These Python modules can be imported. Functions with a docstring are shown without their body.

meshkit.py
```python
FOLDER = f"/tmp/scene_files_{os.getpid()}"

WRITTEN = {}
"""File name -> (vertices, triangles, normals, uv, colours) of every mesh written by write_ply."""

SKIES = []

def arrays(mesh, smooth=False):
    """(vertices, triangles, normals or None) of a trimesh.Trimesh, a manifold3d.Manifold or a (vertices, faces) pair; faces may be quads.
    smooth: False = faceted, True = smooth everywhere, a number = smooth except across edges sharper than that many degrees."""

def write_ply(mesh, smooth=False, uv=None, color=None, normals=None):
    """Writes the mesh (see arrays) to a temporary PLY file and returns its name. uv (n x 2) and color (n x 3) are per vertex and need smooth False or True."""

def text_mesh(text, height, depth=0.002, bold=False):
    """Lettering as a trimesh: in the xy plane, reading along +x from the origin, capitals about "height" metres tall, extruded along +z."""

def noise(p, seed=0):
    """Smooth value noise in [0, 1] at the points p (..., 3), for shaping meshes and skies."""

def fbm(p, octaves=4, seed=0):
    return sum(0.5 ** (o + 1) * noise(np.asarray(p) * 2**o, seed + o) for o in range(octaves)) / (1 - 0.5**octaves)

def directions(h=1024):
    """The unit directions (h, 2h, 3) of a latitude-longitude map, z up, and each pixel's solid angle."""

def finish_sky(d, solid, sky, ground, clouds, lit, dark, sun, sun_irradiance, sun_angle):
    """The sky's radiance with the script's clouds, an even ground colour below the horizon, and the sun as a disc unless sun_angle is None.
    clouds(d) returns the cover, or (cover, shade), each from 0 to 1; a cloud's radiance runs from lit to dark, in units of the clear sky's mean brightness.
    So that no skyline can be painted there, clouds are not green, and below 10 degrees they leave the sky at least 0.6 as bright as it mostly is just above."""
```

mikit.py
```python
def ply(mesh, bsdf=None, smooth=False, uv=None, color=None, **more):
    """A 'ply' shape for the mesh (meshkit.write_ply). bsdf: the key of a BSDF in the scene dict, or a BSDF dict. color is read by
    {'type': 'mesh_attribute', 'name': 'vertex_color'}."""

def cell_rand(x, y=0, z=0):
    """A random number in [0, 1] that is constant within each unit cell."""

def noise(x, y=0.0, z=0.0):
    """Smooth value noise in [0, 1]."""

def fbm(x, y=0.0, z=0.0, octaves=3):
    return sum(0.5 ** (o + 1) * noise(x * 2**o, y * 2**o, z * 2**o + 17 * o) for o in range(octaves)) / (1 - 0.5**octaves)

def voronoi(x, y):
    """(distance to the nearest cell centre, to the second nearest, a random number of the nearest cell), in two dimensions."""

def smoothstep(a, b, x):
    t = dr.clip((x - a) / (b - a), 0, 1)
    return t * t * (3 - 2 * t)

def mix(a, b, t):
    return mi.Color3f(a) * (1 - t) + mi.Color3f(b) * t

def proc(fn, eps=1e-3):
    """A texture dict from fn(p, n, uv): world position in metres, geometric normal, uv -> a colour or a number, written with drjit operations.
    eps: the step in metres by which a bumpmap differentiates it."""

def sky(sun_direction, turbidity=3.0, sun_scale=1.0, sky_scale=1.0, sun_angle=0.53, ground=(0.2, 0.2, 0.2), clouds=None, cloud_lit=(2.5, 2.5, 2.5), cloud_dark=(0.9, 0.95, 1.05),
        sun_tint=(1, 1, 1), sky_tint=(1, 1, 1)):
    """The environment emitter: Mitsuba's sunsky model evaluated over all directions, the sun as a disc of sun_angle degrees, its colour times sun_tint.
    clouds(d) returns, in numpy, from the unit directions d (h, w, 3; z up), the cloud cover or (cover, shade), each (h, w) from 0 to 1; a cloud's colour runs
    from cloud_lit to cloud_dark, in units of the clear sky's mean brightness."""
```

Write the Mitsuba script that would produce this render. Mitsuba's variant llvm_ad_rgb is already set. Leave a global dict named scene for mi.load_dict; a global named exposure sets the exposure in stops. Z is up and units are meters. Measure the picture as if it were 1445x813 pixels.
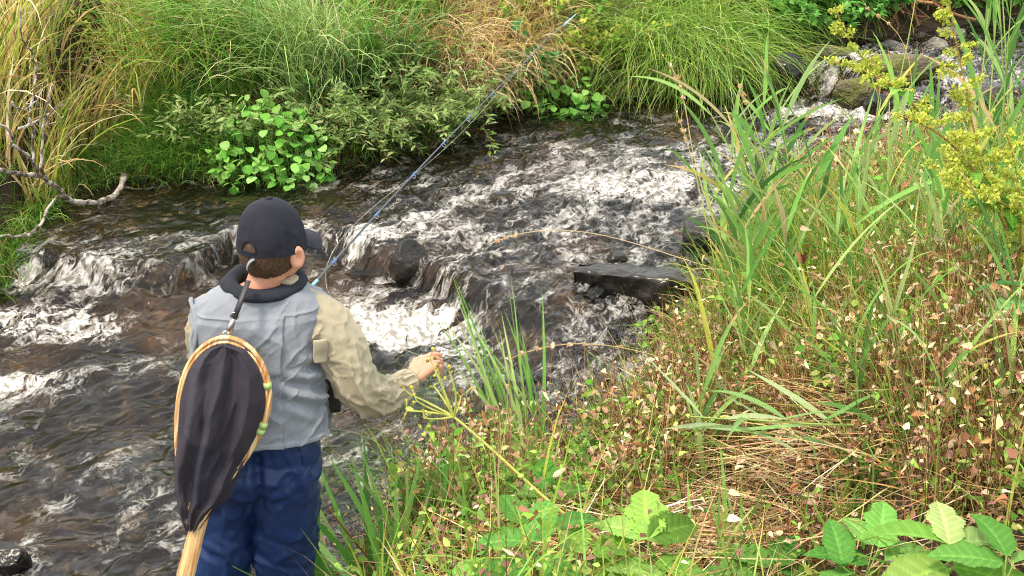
import math, numpy as np, trimesh, manifold3d as m3, drjit as dr, mitsuba as mi, mikit, meshkit
from mikit import noise, fbm, smoothstep, mix
T = mi.ScalarTransform4f
scene, labels = {}, {}

# ------------------------------------------------------------------ camera, sky, exposure
CAM_H, PITCH, FPX = 2.38, math.radians(22), 1985.0
scene['camera'] = {'type': 'perspective', 'fov': 40.0, 'fov_axis': 'x', 'near_clip': 0.05, 'far_clip': 2000.0,
                   'to_world': T().look_at(origin=[0, 0, CAM_H], target=[0, math.cos(PITCH), CAM_H - math.sin(PITCH)], up=[0, 0, 1])}


def cloud_cover(d):
    # bright overcast, a thinner and brighter patch high up where the hidden sun stands
    n = meshkit.fbm(d * np.array([3, 3, 5]) + 7, 4)
    return np.full(d.shape[:2], 0.94), np.clip(0.9 * n - 0.1, 0, 1)


scene['sky'] = mikit.sky((-0.35, -0.35, 0.87), turbidity=3, sun_scale=0.30, sun_angle=10, clouds=cloud_cover,
                         cloud_lit=(2.3, 2.3, 2.3), cloud_dark=(1.2, 1.24, 1.3))
exposure = 3.4

FW = np.array([0, math.cos(PITCH), -math.sin(PITCH)]); UP = np.array([0, math.sin(PITCH), math.cos(PITCH)])


def ray(u, v):
    return np.array([(u - 722.5) / FPX, 0, 0]) + UP * (406.5 - v) / FPX + FW


def G(u, v, z=0.0):
    """the place on a level z that the photograph's point (u, v) looks at"""
    r = ray(u, v)
    return np.array([0, 0, CAM_H]) + r * ((z - CAM_H) / r[2])


def at(u, v, y):
    """the place at the distance y that the photograph's point (u, v) looks at"""
    r = ray(u, v)
    return np.array([0, 0, CAM_H]) + r * (y / r[1])


# ------------------------------------------------------------------ helpers
USED = set()


def numbered(name):
    k, n = name, 0
    while k in USED:
        n += 1
        k = f'{name}_{n:03d}'
    USED.add(k)
    return k


def thing(name, label, cat, group=None):
    k = numbered(name)
    labels[k] = {'label': label, 'category': cat}
    if group:
        labels[k]['group'] = group
    return k


def put(name, mesh, mat, parent=None, smooth=False, color=None, uv=None, label=None, kind=None, **more):
    k = numbered((parent + '__' if parent else '') + name)
    scene[k] = mikit.ply(mesh, mat, smooth=smooth, color=color, uv=uv, **more)
    if label or kind:
        labels.setdefault(k, {})
        if label: labels[k]['label'] = label
        if kind: labels[k]['kind'] = kind
    return k


def solo(name, label, cat, mesh, mat, group=None, **kw):
    k = put(name, mesh, mat, **kw)
    labels.setdefault(k, {}).update({'label': label, 'category': cat})
    if group: labels[k]['group'] = group
    return k


class Bag:
    """collects coloured pieces that become one mesh"""
    def __init__(self): self.v, self.f, self.c, self.n = [], [], [], 0

    def add(self, v, f, c):
        v = np.asarray(v, float); c = np.asarray(c, float)
        if c.ndim == 1: c = np.tile(c, (len(v), 1))
        self.v.append(v); self.f.append(np.asarray(f) + self.n); self.c.append(c); self.n += len(v)
        return self

    def put(self, name, mat, parent=None, smooth=True, **kw):
        return put(name, (np.vstack(self.v), np.vstack(self.f)), mat, parent, smooth, np.clip(np.vstack(self.c), 0.003, 0.95), **kw)


def tri(f):
    f = np.asarray(f)
    return np.vstack([f[:, [0, 1, 2]], f[:, [0, 2, 3]]]) if f.shape[1] == 4 else f


def loft(rings, closed=True, caps=True):
    """rings (n, k, 3) -> vertices, triangles"""
    rings = np.asarray(rings, float); n, k = rings.shape[:2]
    i, j = np.meshgrid(np.arange(n - 1), np.arange(k if closed else k - 1), indexing='ij')
    j2 = (j + 1) % k
    q = np.stack([i * k + j, i * k + j2, (i + 1) * k + j2, (i + 1) * k + j], -1).reshape(-1, 4)
    v, f = rings.reshape(-1, 3), tri(q)
    if caps and closed:
        c0, c1 = len(v), len(v) + 1
        v = np.vstack([v, rings[0].mean(0), rings[-1].mean(0)]); a = np.arange(k); b = (a + 1) % k
        f = np.vstack([f, np.stack([b, a, a * 0 + c0], 1), np.stack([a + (n - 1) * k, b + (n - 1) * k, a * 0 + c1], 1)])
    return v, f


def spline(pts, n):
    from scipy.interpolate import CubicSpline
    pts = np.asarray(pts, float); t = np.r_[0, np.cumsum(np.linalg.norm(np.diff(pts[:, :3], axis=0), axis=1))]
    return CubicSpline(t, pts)(np.linspace(0, t[-1], n))


def tube(pts, rad, k=8, flat=None):
    """a tube along the points (n, 3); rad a number or (n,)"""
    pts = np.asarray(pts, float); n = len(pts); rad = np.broadcast_to(rad, n)
    t = np.gradient(pts, axis=0); t /= np.linalg.norm(t, axis=1, keepdims=True) + 1e-12
    a = np.array([0, 0, 1.0]) if abs(t[0, 2]) < 0.9 else np.array([1.0, 0, 0])
    fr = []
    x = np.cross(a, t[0]); x /= np.linalg.norm(x)
    for i in range(n):
        x = x - t[i] * (x @ t[i]); x /= np.linalg.norm(x)
        fr.append((x.copy(), np.cross(t[i], x)))
    th = np.arange(k) * 2 * np.pi / k
    fx = np.ones(n) if flat is None else np.broadcast_to(flat, n)
    rings = np.array([p + r * (np.cos(th)[:, None] * X + q * np.sin(th)[:, None] * Y) for p, r, q, (X, Y) in zip(pts, rad, fx, fr)])
    return loft(rings)


def ball(c, r, sub=2, s=(1, 1, 1)):
    m = trimesh.creation.icosphere(sub)
    return m.vertices * r * np.array(s) + np.array(c), m.faces


def rotz(a):
    c, s = np.cos(a), np.sin(a)
    return np.array([[c, -s, 0], [s, c, 0], [0, 0, 1.0]])


def lin(r, g, b):
    """a colour given as seen (0-255) -> linear"""
    c = np.array([r, g, b]) / 255.0
    return tuple(float(x) for x in np.where(c < 0.04045, c / 12.92, ((c + 0.055) / 1.055) ** 2.4))


# ------------------------------------------------------------------ lie of the land: edges of the stream as y over x
def curve(px, z=0.0, extra0=(), extra1=()):
    p = np.array(list(extra0) + [tuple(G(u, v, z)[:2]) for u, v in px] + list(extra1))
    return p[np.argsort(p[:, 0])]


FAR_PX = [(-260, 480, .1), (-60, 424, .1), (0, 392, .1), (40, 340, .1), (100, 296, .1), (180, 270, .1), (330, 268, .1), (450, 262, .1), (560, 236, .1), (640, 214, .1), (700, 170, .12), (850, 150, .14), (1000, 133, .15),
          (1060, 108, .2), (1150, 78, .3), (1240, 52, .38), (1340, 34, .4), (1445, 18, .4), (1560, 8, .4)]
FAR = np.array([(-9, 3.2), (-4.5, 4.4)] + [tuple(G(u, v, z)[:2]) for u, v, z in FAR_PX] + [(8, 17), (12, 19)])
NEAR = curve([(480, 830), (560, 755), (650, 715), (790, 675), (920, 630), (980, 540), (1000, 450), (1060, 385), (1125, 345), (1205, 306), (1310, 284), (1445, 262)], 0.0,
             [(-12, 1.4), (-3.0, 3.1), (-1.2, 3.33), (-0.5, 3.42)], [(5, 9.6), (7.5, 12.3), (12, 15.5)])
LIP = curve([(-80, 365), (60, 372), (170, 392), (250, 392), (330, 340), (480, 342), (590, 382), (690, 430), (760, 460), (900, 420)], 0.1, [(-9, 3.2)], [(3, 7.0), (9, 12)])
DAM = curve([(1060, 112), (1150, 150), (1240, 170), (1320, 185), (1445, 200)], 0.1, [(0, 12)], [(6, 9.2), (12, 13)])


def yfar(x): return np.interp(x, FAR[:, 0], FAR[:, 1])
def ynear(x): return np.interp(x, NEAR[:, 0], NEAR[:, 1])


def slope_cos(c, x):
    s = (np.interp(x + .15, c[:, 0], c[:, 1]) - np.interp(x - .15, c[:, 0], c[:, 1])) / .3
    return 1 / np.sqrt(1 + s * s)


def sm(a, b, x):
    t = np.clip((x - a) / (b - a), 0, 1)
    return t * t * (3 - 2 * t)


def P3(x, y, z=0.0): return np.stack(np.broadcast_arrays(x, y, z), -1).astype(float)


def level(x, y):
    """the water's mean level"""
    sd = y - np.interp(x, LIP[:, 0], LIP[:, 1])
    w = np.interp(x, [-1.0, -0.3, 0.1, 0.8], [0.10, 0.11, 0.30, 0.9])
    up = 0.125 * sm(-w, 0.35 * w, sd)
    dd = y - np.interp(x, DAM[:, 0], DAM[:, 1])
    return up + 0.17 * sm(-0.10, 0.35, dd) + 0.01 * np.clip(y - 4, 0, 8)


def ground_h(x, y):
    x, y = np.broadcast_arrays(np.asarray(x, float), np.asarray(y, float))
    dn = (ynear(x) - y) * slope_cos(NEAR, x)
    df = (y - yfar(x)) * slope_cos(FAR, x)
    n1 = meshkit.fbm(P3(x * 2.2, y * 2.2), 3, 5) - 0.5
    n2 = meshkit.fbm(P3(x * 9, y * 9), 3, 9) - 0.5
    bed = level(x, y) - 0.07 - 0.14 * sm(0, 0.7, np.minimum(-dn, -df)) + 0.05 * n1 + 0.05 * n2
    nb = -0.03 + 0.07 * sm(-.05, .12, dn) + np.interp(dn, [0, .15, .5, 1.2, 3, 30], [0, .03, .17, .40, .62, 1.0]) + level(x, ynear(x)) * 0.9 + (0.16 * n1 + 0.05 * n2) * sm(0, .4, dn)
    fbk = -0.05 + 0.09 * sm(-.04, .10, df) + np.interp(df, [0, .15, .6, 1.5, 4, 60], [0, .03, .30, .80, 1.0, 1.3]) + level(x, yfar(x)) * 0.9 + (0.2 * n1 + 0.07 * n2) * sm(0, .4, df)
    return np.where(dn > -.05, np.maximum(nb, bed), np.where(df > -.04, np.maximum(fbk, bed), bed))


def land(x, y): return P3(x, y, ground_h(x, y))


# ------------------------------------------------------------------ materials
VC = {'type': 'mesh_attribute', 'name': 'vertex_color'}
scene['leaf_surface'] = {'type': 'principledthin', 'base_color': VC, 'roughness': 0.42, 'diff_trans': 1.0, 'spec_trans': 0.0}
scene['dry_surface'] = {'type': 'principledthin', 'base_color': VC, 'roughness': 0.75, 'diff_trans': 0.45, 'spec_trans': 0.0}
scene['matt_surface'] = {'type': 'twosided', 'bsdf': {'type': 'principled', 'base_color': VC, 'roughness': 0.75, 'specular': 0.3}}


def rock_col(p, n, uv):
    a = fbm(p.x * 9, p.y * 9, p.z * 9, 4); b = noise(p.x * 60, p.y * 60, p.z * 60)
    c = mix((0.006, 0.0055, 0.005), (0.022, 0.019, 0.016), smoothstep(.35, .7, a))
    return mix(c, (0.045, 0.04, 0.034), smoothstep(.72, .95, b) * .6)


def dry_rock_col(p, n, uv):
    a = fbm(p.x * 11, p.y * 11, p.z * 11, 4); b = noise(p.x * 80, p.y * 80, p.z * 80)
    c = mix((0.08, 0.076, 0.07), (0.24, 0.22, 0.19), smoothstep(.3, .75, a))
    return mix(c, (0.42, 0.40, 0.36), smoothstep(.75, .95, b) * .6)


def moss_rock_col(p, n, uv):
    a = fbm(p.x * 10, p.y * 10, p.z * 10, 4); b = noise(p.x * 90, p.y * 90, p.z * 90)
    m = smoothstep(.34, .52, fbm(p.x * 14 + 5, p.y * 14, p.z * 14, 4))
    c = mix((0.05, 0.042, 0.03), (0.16, 0.13, 0.095), a)
    return mix(c, mix((0.05, 0.065, 0.015), (0.13, 0.14, 0.03), b), m * .85)


def bump(fn, inner, scale, eps=2e-3):
    return {'type': 'bumpmap', 'arbitrary': mikit.proc(fn, eps), 'scale': scale, 'bsdf': inner}


def rough_h(p, n, uv): return fbm(p.x * 40, p.y * 40, p.z * 40, 4)


scene['wet_rock'] = {'type': 'principled', 'base_color': mikit.proc(rock_col), 'roughness': 0.3, 'specular': 0.45}
scene['dry_rock'] = {'type': 'principled', 'base_color': mikit.proc(dry_rock_col), 'roughness': 0.8, 'specular': 0.3}
scene['moss_rock'] = {'type': 'principled', 'base_color': mikit.proc(moss_rock_col), 'roughness': 0.75, 'specular': 0.3}


def soil_col(p, n, uv):
    a = fbm(p.x * 6, p.y * 6, p.z * 6, 4); b = noise(p.x * 120, p.y * 120, p.z * 120)
    c = mix((0.018, 0.013, 0.008), (0.07, 0.05, 0.03), a)
    c = mix(c, (0.15, 0.11, 0.07), smoothstep(.7, .95, b) * .7)
    bed = mix((0.008, 0.006, 0.003), (0.070, 0.037, 0.015), smoothstep(.48, .76, fbm(p.x * 3, p.y * 3, 3, 4)))
    bed = mix(bed, (0.12, 0.075, 0.035), smoothstep(.66, .85, noise(p.x * 22, p.y * 22, 1)) * .5)
    return dr.select(uv.x > .5, bed, c)


scene['soil'] = {'type': 'twosided', 'bsdf': {'type': 'principled', 'base_color': mikit.proc(soil_col), 'roughness': 0.85, 'specular': 0.2}}


def axis(lo, hi, step, far):
    core = np.arange(lo, hi + 1e-9, step)
    g = step * np.cumsum(1.35 ** np.arange(1, 40)); g = g[g < far]
    return np.r_[lo - g[::-1], core, hi + g]


gx, gy = axis(-4.5, 6.5, .045, 300), axis(0, 15, .045, 300)
X, Y = np.meshgrid(gx, gy)
Z = ground_h(X, Y)
ny, nx = X.shape
i, j = np.meshgrid(np.arange(ny - 1), np.arange(nx - 1), indexing='ij')
q = np.stack([i * nx + j, i * nx + j + 1, (i + 1) * nx + j + 1, (i + 1) * nx + j], -1).reshape(-1, 4)
wet = ((Y > ynear(X) - .02) & (Y < yfar(X) + .02)).astype(float).ravel()
put('ground', (P3(X, Y, Z).reshape(-1, 3), q), 'soil', smooth=True, uv=np.stack([wet, wet], 1), kind='structure', label='dark peaty soil of the stream bed and both grassy banks')

# ------------------------------------------------------------------ the water
def px_blob(x, y, u, v, ru, rv, z=.05):
    """1 inside an ellipse of water whose middle and half sizes are measured on the photograph, fading out at its rim"""
    c = G(u, v, z); a = abs(G(u + ru, v, z)[0] - c[0]); b = abs(G(u, v - rv, z)[1] - c[1])
    return np.exp(-(((x - c[0]) / a) ** 2 + ((y - c[1]) / b) ** 2))


FLOW = np.array([-.66, -.75])


def flow_uv(x, y):
    wx = meshkit.fbm(P3(x * 1.6, y * 1.6, 1), 3, 21) - .5
    wy = meshkit.fbm(P3(x * 1.6, y * 1.6, 2), 3, 22) - .5
    x, y = x + .35 * wx, y + .35 * wy
    return x * FLOW[0] + y * FLOW[1], -x * FLOW[1] + y * FLOW[0]


def turb(x, y):
    a = 0.75 + 0 * x
    a -= .5 * px_blob(x, y, 160, 320, 170, 45) + .35 * px_blob(x, y, 800, 185, 160, 22) + .25 * px_blob(x, y, 150, 660, 240, 90)
    a += .35 * px_blob(x, y, 760, 330, 300, 70) + .5 * px_blob(x, y, 520, 460, 200, 40) + .45 * px_blob(x, y, 60, 450, 150, 40) + .35 * px_blob(x, y, 1180, 180, 200, 40)
    return np.clip(a, .15, 1.5)


def foam_amount(x, y):
    f = 0 * x
    for u, v, ru, rv, s in [(70, 452, 120, 22, 1.0), (20, 532, 80, 14, .9), (25, 398, 50, 14, .7), (560, 455, 120, 26, 1.0), (480, 440, 60, 20, .9), (640, 485, 90, 22, .75), (400, 352, 90, 14, .75),
                            (520, 362, 70, 14, .8), (900, 295, 130, 20, .85), (800, 240, 110, 12, .45), (1010, 300, 60, 30, .7), (1180, 188, 150, 11, .95), (1240, 150, 120, 18, .7), (1130, 110, 60, 14, .55),
                            (720, 345, 290, 90, .49), (1000, 260, 220, 45, .49), (1250, 235, 160, 40, .55), (800, 430, 240, 70, .42), (740, 430, 150, 50, .52), (700, 540, 140, 50, .46), (640, 400, 60, 30, .55), (1350, 170, 130, 40, .6), (600, 520, 100, 40, .5), (860, 480, 160, 60, .42), (20, 770, 40, 30, .7), (500, 640, 90, 40, .42),
                            (1100, 165, 160, 30, .25), (250, 560, 320, 120, .27), (200, 700, 330, 110, .26), (560, 600, 120, 60, .36), (590, 345, 40, 22, .6), (900, 420, 90, 26, .45), (1100, 215, 150, 30, .40), (140, 390, 170, 34, .46)]:
        f = np.maximum(f, s * px_blob(x, y, u, v, ru * 1.15, rv * 1.25))
    return f


STEP = 0.0105
wx, wy = np.arange(-4.4, 6.4, STEP), np.arange(2.3, 14, STEP)
X, Y = np.meshgrid(wx, wy)
view_part = np.where(Y < 10.2, 1, 1)
inside = (Y > ynear(X) - .16) & (Y < yfar(X) + .14) & (X < 0.42 * Y + 1.0) & (X > -0.42 * Y - 2.2)
keep = inside[:-1, :-1] & inside[1:, 1:] & inside[:-1, 1:] & inside[1:, :-1]
idx = -np.ones(X.shape, int); need = np.zeros(X.shape, bool)
need[:-1, :-1] |= keep; need[1:, 1:] |= keep; need[:-1, 1:] |= keep; need[1:, :-1] |= keep
idx[need] = np.arange(need.sum())
x, y = X[need], Y[need]


def ridged(a, b, c, seed, octs):
    return 1 - np.abs(2 * meshkit.fbm(P3(a, b, c), octs, seed) - 1) * 2


BUMPS = [(200, 405, .16, .05), (470, 388, .14, .06), (560, 395, .12, .05), (410, 362, .13, .035), (90, 395, .15, .04), (640, 420, .14, .05), (820, 420, .2, .03), (760, 300, .25, .03), (950, 290, .22, .04), (1240, 150, .25, .06),
         (300, 500, .18, .03), (120, 500, .16, .035), (620, 330, .15, .03), (130, 620, .2, .02), (880, 250, .25, .03), (700, 520, .15, .03)]


def water_h(x, y):
    s, t = flow_uv(x, y)
    A = turb(x, y)
    h = level(x, y)
    big = meshkit.fbm(P3(s * 2.2, t * 3.6, 0), 2, 31) - .5
    mid = ridged(s * 4.5, t * 8, 3, 32, 2)
    sml = ridged(s * 11, t * 17, 5, 33, 2)
    tiny = ridged(s * 22, t * 30, 5, 34, 1)
    h = h + A * (.05 * big + .022 * (mid - .3) + .012 * (sml - .3) + .0052 * (tiny - .3) + .0016 * (ridged(s * 48, t * 60, 8, 35, 1) - .3))
    for u, v, r, k in BUMPS:
        c = G(u, v, .1)
        h = h + k * np.exp(-((x - c[0]) ** 2 + (y - c[1]) ** 2) / r ** 2)
    return h


z = water_h(x, y)
F = foam_amount(x, y)
z = z + F * (.030 * (meshkit.fbm(P3(x * 18, y * 18), 3, 41) - .3) + .008 * (ridged(x * 40, y * 40, 1, 42, 1) - .3))
a, b, c, d = idx[:-1, :-1][keep], idx[:-1, 1:][keep], idx[1:, 1:][keep], idx[1:, :-1][keep]


def foam_w(p, n, uv):
    # torn, stretched lacework of froth: uv.x says how frothy the water is here
    sx = p.x * FLOW[0] + p.y * FLOW[1]; tx = -p.x * FLOW[1] + p.y * FLOW[0]
    w1 = fbm(p.x * 10, p.y * 10, 2, 3) - .5; w2 = fbm(p.x * 10, p.y * 10, 9, 3) - .5
    sx = sx + .09 * w1; tx = tx + .09 * w2
    a0 = fbm(sx * 8, tx * 20, 7, 6)
    a1 = 1 - dr.abs(2 * fbm(sx * 30, tx * 56, 1, 3) - 1) * 1.7
    a2 = 1 - dr.abs(2 * fbm(sx * 85, tx * 125, 4, 3) - 1) * 1.7
    big = fbm(p.x * 2.6, p.y * 2.6, 5, 3)      # clear dark tongues between frothy patches
    m = .52 * ((a0 - .5) * 1.7 + .5) + .27 * a1 + .21 * a2 + .55 * (big - .5)
    f = uv.x
    return smoothstep(.74, 1.08, m + .56 * f) * dr.clip(.20 + .8 * f, 0, .93)


def foam_c(p, n, uv):
    return mix((0.26, 0.25, 0.22), (0.72, 0.72, 0.70), smoothstep(.25, .72, fbm(p.x * 60, p.y * 60, 0, 3)))


scene['water_surface'] = {'type': 'blendbsdf', 'weight': mikit.proc(foam_w), 'a': {'type': 'dielectric', 'int_ior': 1.333, 'ext_ior': 1.0},
                          'b': {'type': 'diffuse', 'reflectance': mikit.proc(foam_c)}}
put('stream_water', (np.stack([x, y, z], 1), np.stack([a, b, c, d], 1)), 'water_surface', smooth=True, uv=np.stack([F, F], 1), kind='structure', label='brown peaty stream tumbling over stones with white foam')

# ------------------------------------------------------------------ cloth, skin, wood
def weave(base, dark, sx=900):
    def fn(p, n, uv):
        a = fbm(p.x * 25, p.y * 25, p.z * 25, 3)
        w = noise(p.x * sx, p.y * sx, p.z * sx)
        return mix(dark, base, dr.clip(.25 + .5 * a + .45 * w, 0, 1))
    return fn


def fabric(name, base, dark, rough=.85, sheen=.3):
    scene[name] = {'type': 'twosided', 'bsdf': {'type': 'principled', 'base_color': mikit.proc(weave(base, dark)), 'roughness': rough, 'specular': .25, 'sheen': sheen}}


fabric('grey_vest_cloth', lin(132, 138, 146), lin(98, 104, 112), .8)
fabric('beige_shirt_cloth', lin(164, 156, 134), lin(124, 117, 96), .75)
fabric('navy_trouser_cloth', lin(34, 55, 98), lin(20, 34, 66), .42, .1)
fabric('black_cap_cloth', lin(34, 36, 46), lin(20, 21, 28), .85)
fabric('black_collar_cloth', lin(40, 44, 52), lin(24, 27, 33), .9)
fabric('black_net_cloth', lin(60, 57, 67), lin(36, 34, 43), .7, .4)
scene['net_mesh'] = {'type': 'mask', 'opacity': .74, 'bsdf': scene['black_net_cloth']}
fabric('rubber_boot', lin(40, 48, 40), lin(28, 34, 28), .4, 0)


def skin_col(p, n, uv):
    a = fbm(p.x * 40, p.y * 40, p.z * 40, 3)
    return mix(lin(186, 130, 104), lin(210, 158, 130), a)


scene['skin'] = {'type': 'principled', 'base_color': mikit.proc(skin_col), 'roughness': .5, 'specular': .4}


def hair_col(p, n, uv):
    return mix((0.022, 0.012, 0.006), (0.10, 0.058, 0.032), noise(p.x * 420, p.y * 420, p.z * 130))


scene['hair_brown'] = {'type': 'principled', 'base_color': mikit.proc(hair_col), 'roughness': .6, 'specular': .4}


def wood_col(p, n, uv):
    a = fbm((p.x - .27 * p.z) * 190, p.y * 60, p.z * 5, 3)
    return mix(lin(172, 122, 70), lin(216, 188, 138), smoothstep(.3, .65, a))


scene['varnished_wood'] = {'type': 'principled', 'base_color': mikit.proc(wood_col), 'roughness': .3, 'specular': .5, 'clearcoat': .5}
scene['steel'] = {'type': 'roughconductor', 'material': 'Cr', 'alpha': .15}
scene['green_thread'] = {'type': 'principled', 'base_color': {'type': 'rgb', 'value': [.34, .50, .16]}, 'roughness': .5}
scene['rod_black'] = {'type': 'principled', 'base_color': {'type': 'rgb', 'value': [.055, .068, .085]}, 'roughness': .3, 'clearcoat': .6}
scene['rod_blue'] = {'type': 'principled', 'base_color': {'type': 'rgb', 'value': [.06, .13, .30]}, 'roughness': .3, 'clearcoat': .6}
scene['rod_pale_blue'] = {'type': 'principled', 'base_color': {'type': 'rgb', 'value': [.22, .50, .72]}, 'roughness': .35}
scene['cork'] = {'type': 'principled', 'base_color': {'type': 'rgb', 'value': [.45, .28, .15]}, 'roughness': .8}
scene['red_plastic'] = {'type': 'principled', 'base_color': {'type': 'rgb', 'value': [.5, .03, .04]}, 'roughness': .4}
scene['dark_plastic'] = {'type': 'principled', 'base_color': {'type': 'rgb', 'value': [.02, .02, .024]}, 'roughness': .5}
scene['line_clear'] = {'type': 'principled', 'base_color': {'type': 'rgb', 'value': [.55, .6, .5]}, 'roughness': .3}
scene['eye_white'] = {'type': 'principled', 'base_color': {'type': 'rgb', 'value': [.7, .7, .68]}, 'roughness': .2}

# ------------------------------------------------------------------ the boy: one frame, x to his right, y ahead, z up
BX, BY = -.645, 3.19
R5 = rotz(math.radians(6))


def B(p):
    p = np.asarray(p, float)
    return p @ R5.T + np.array([BX, BY, 0])


def sph(p, r, n=20):
    return m3.Manifold.sphere(r, n).translate(list(map(float, p)))


def body(bones):
    out = []
    for ch in bones:
        for (p, r), (q, s) in zip(ch[:-1], ch[1:]):
            out.append(m3.Manifold.batch_hull([sph(p, r), sph(q, s)]))
    return m3.Manifold.batch_boolean(out, m3.OpType.Add)


def to_tm(man, edge, it=10, lam=.5):
    m = man.refine_to_length(edge).to_mesh()
    t = trimesh.Trimesh(m.vert_properties[:, :3], m.tri_verts, process=True)
    trimesh.smoothing.filter_taubin(t, lam, .53, iterations=it)
    return t


def wrinkle(t, fn):
    t.vertices = t.vertices + t.vertex_normals * fn(t.vertices)[:, None]
    return t


def rdg(p, seed, octs=2): return 1 - np.abs(2 * meshkit.fbm(p, octs, seed) - 1) * 2


boy = thing('person', 'boy in grey vest, beige shirt, navy trousers and black cap fishing from the bank', 'person')
HC = np.array([.062, .0, 1.203]); RH = rotz(math.radians(-32))


def HD(p):
    """head frame -> boy frame"""
    return np.asarray(p, float) @ RH.T * .94 + HC


h0 = HC
sh_r, el_r, wr_r = (.135, 0, 1.045), (.258, -.03, .815), (.378, .135, .745)
sh_l, el_l, wr_l = (-.098, .02, 1.03), (-.112, .13, .83), (-.03, .235, .86)
fz = float(ground_h(BX - .12, BY)), float(ground_h(BX + .04, BY))
hip_l, kn_l, an_l = (-.075, 0, .64), (-.122, .03, .37), (-.128, -.01, fz[0] + .08)
hip_r, kn_r, an_r = (.07, 0, .64), (.05, .03, .37), (.04, -.01, fz[1] + .08)
headb = [[(HD((0, .012, .006)), .068), (HD((0, -.004, .004)), .070)], [(HD((0, .02, -.03)), .068), (HD((0, .045, -.075)), .036)],
         [(HD((0, -.030, -.012)), .056), (HD((0, .03, .0)), .066)], [((.037, 0, 1.09), .046), (HD((0, -.008, -.06)), .045)],
         [(HD((0, .088, .0)), .012), (HD((0, .108, -.022)), .014)], [(HD((-.012, .092, -.052)), .012), (HD((.012, .092, -.052)), .012)]]
handr = []


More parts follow.
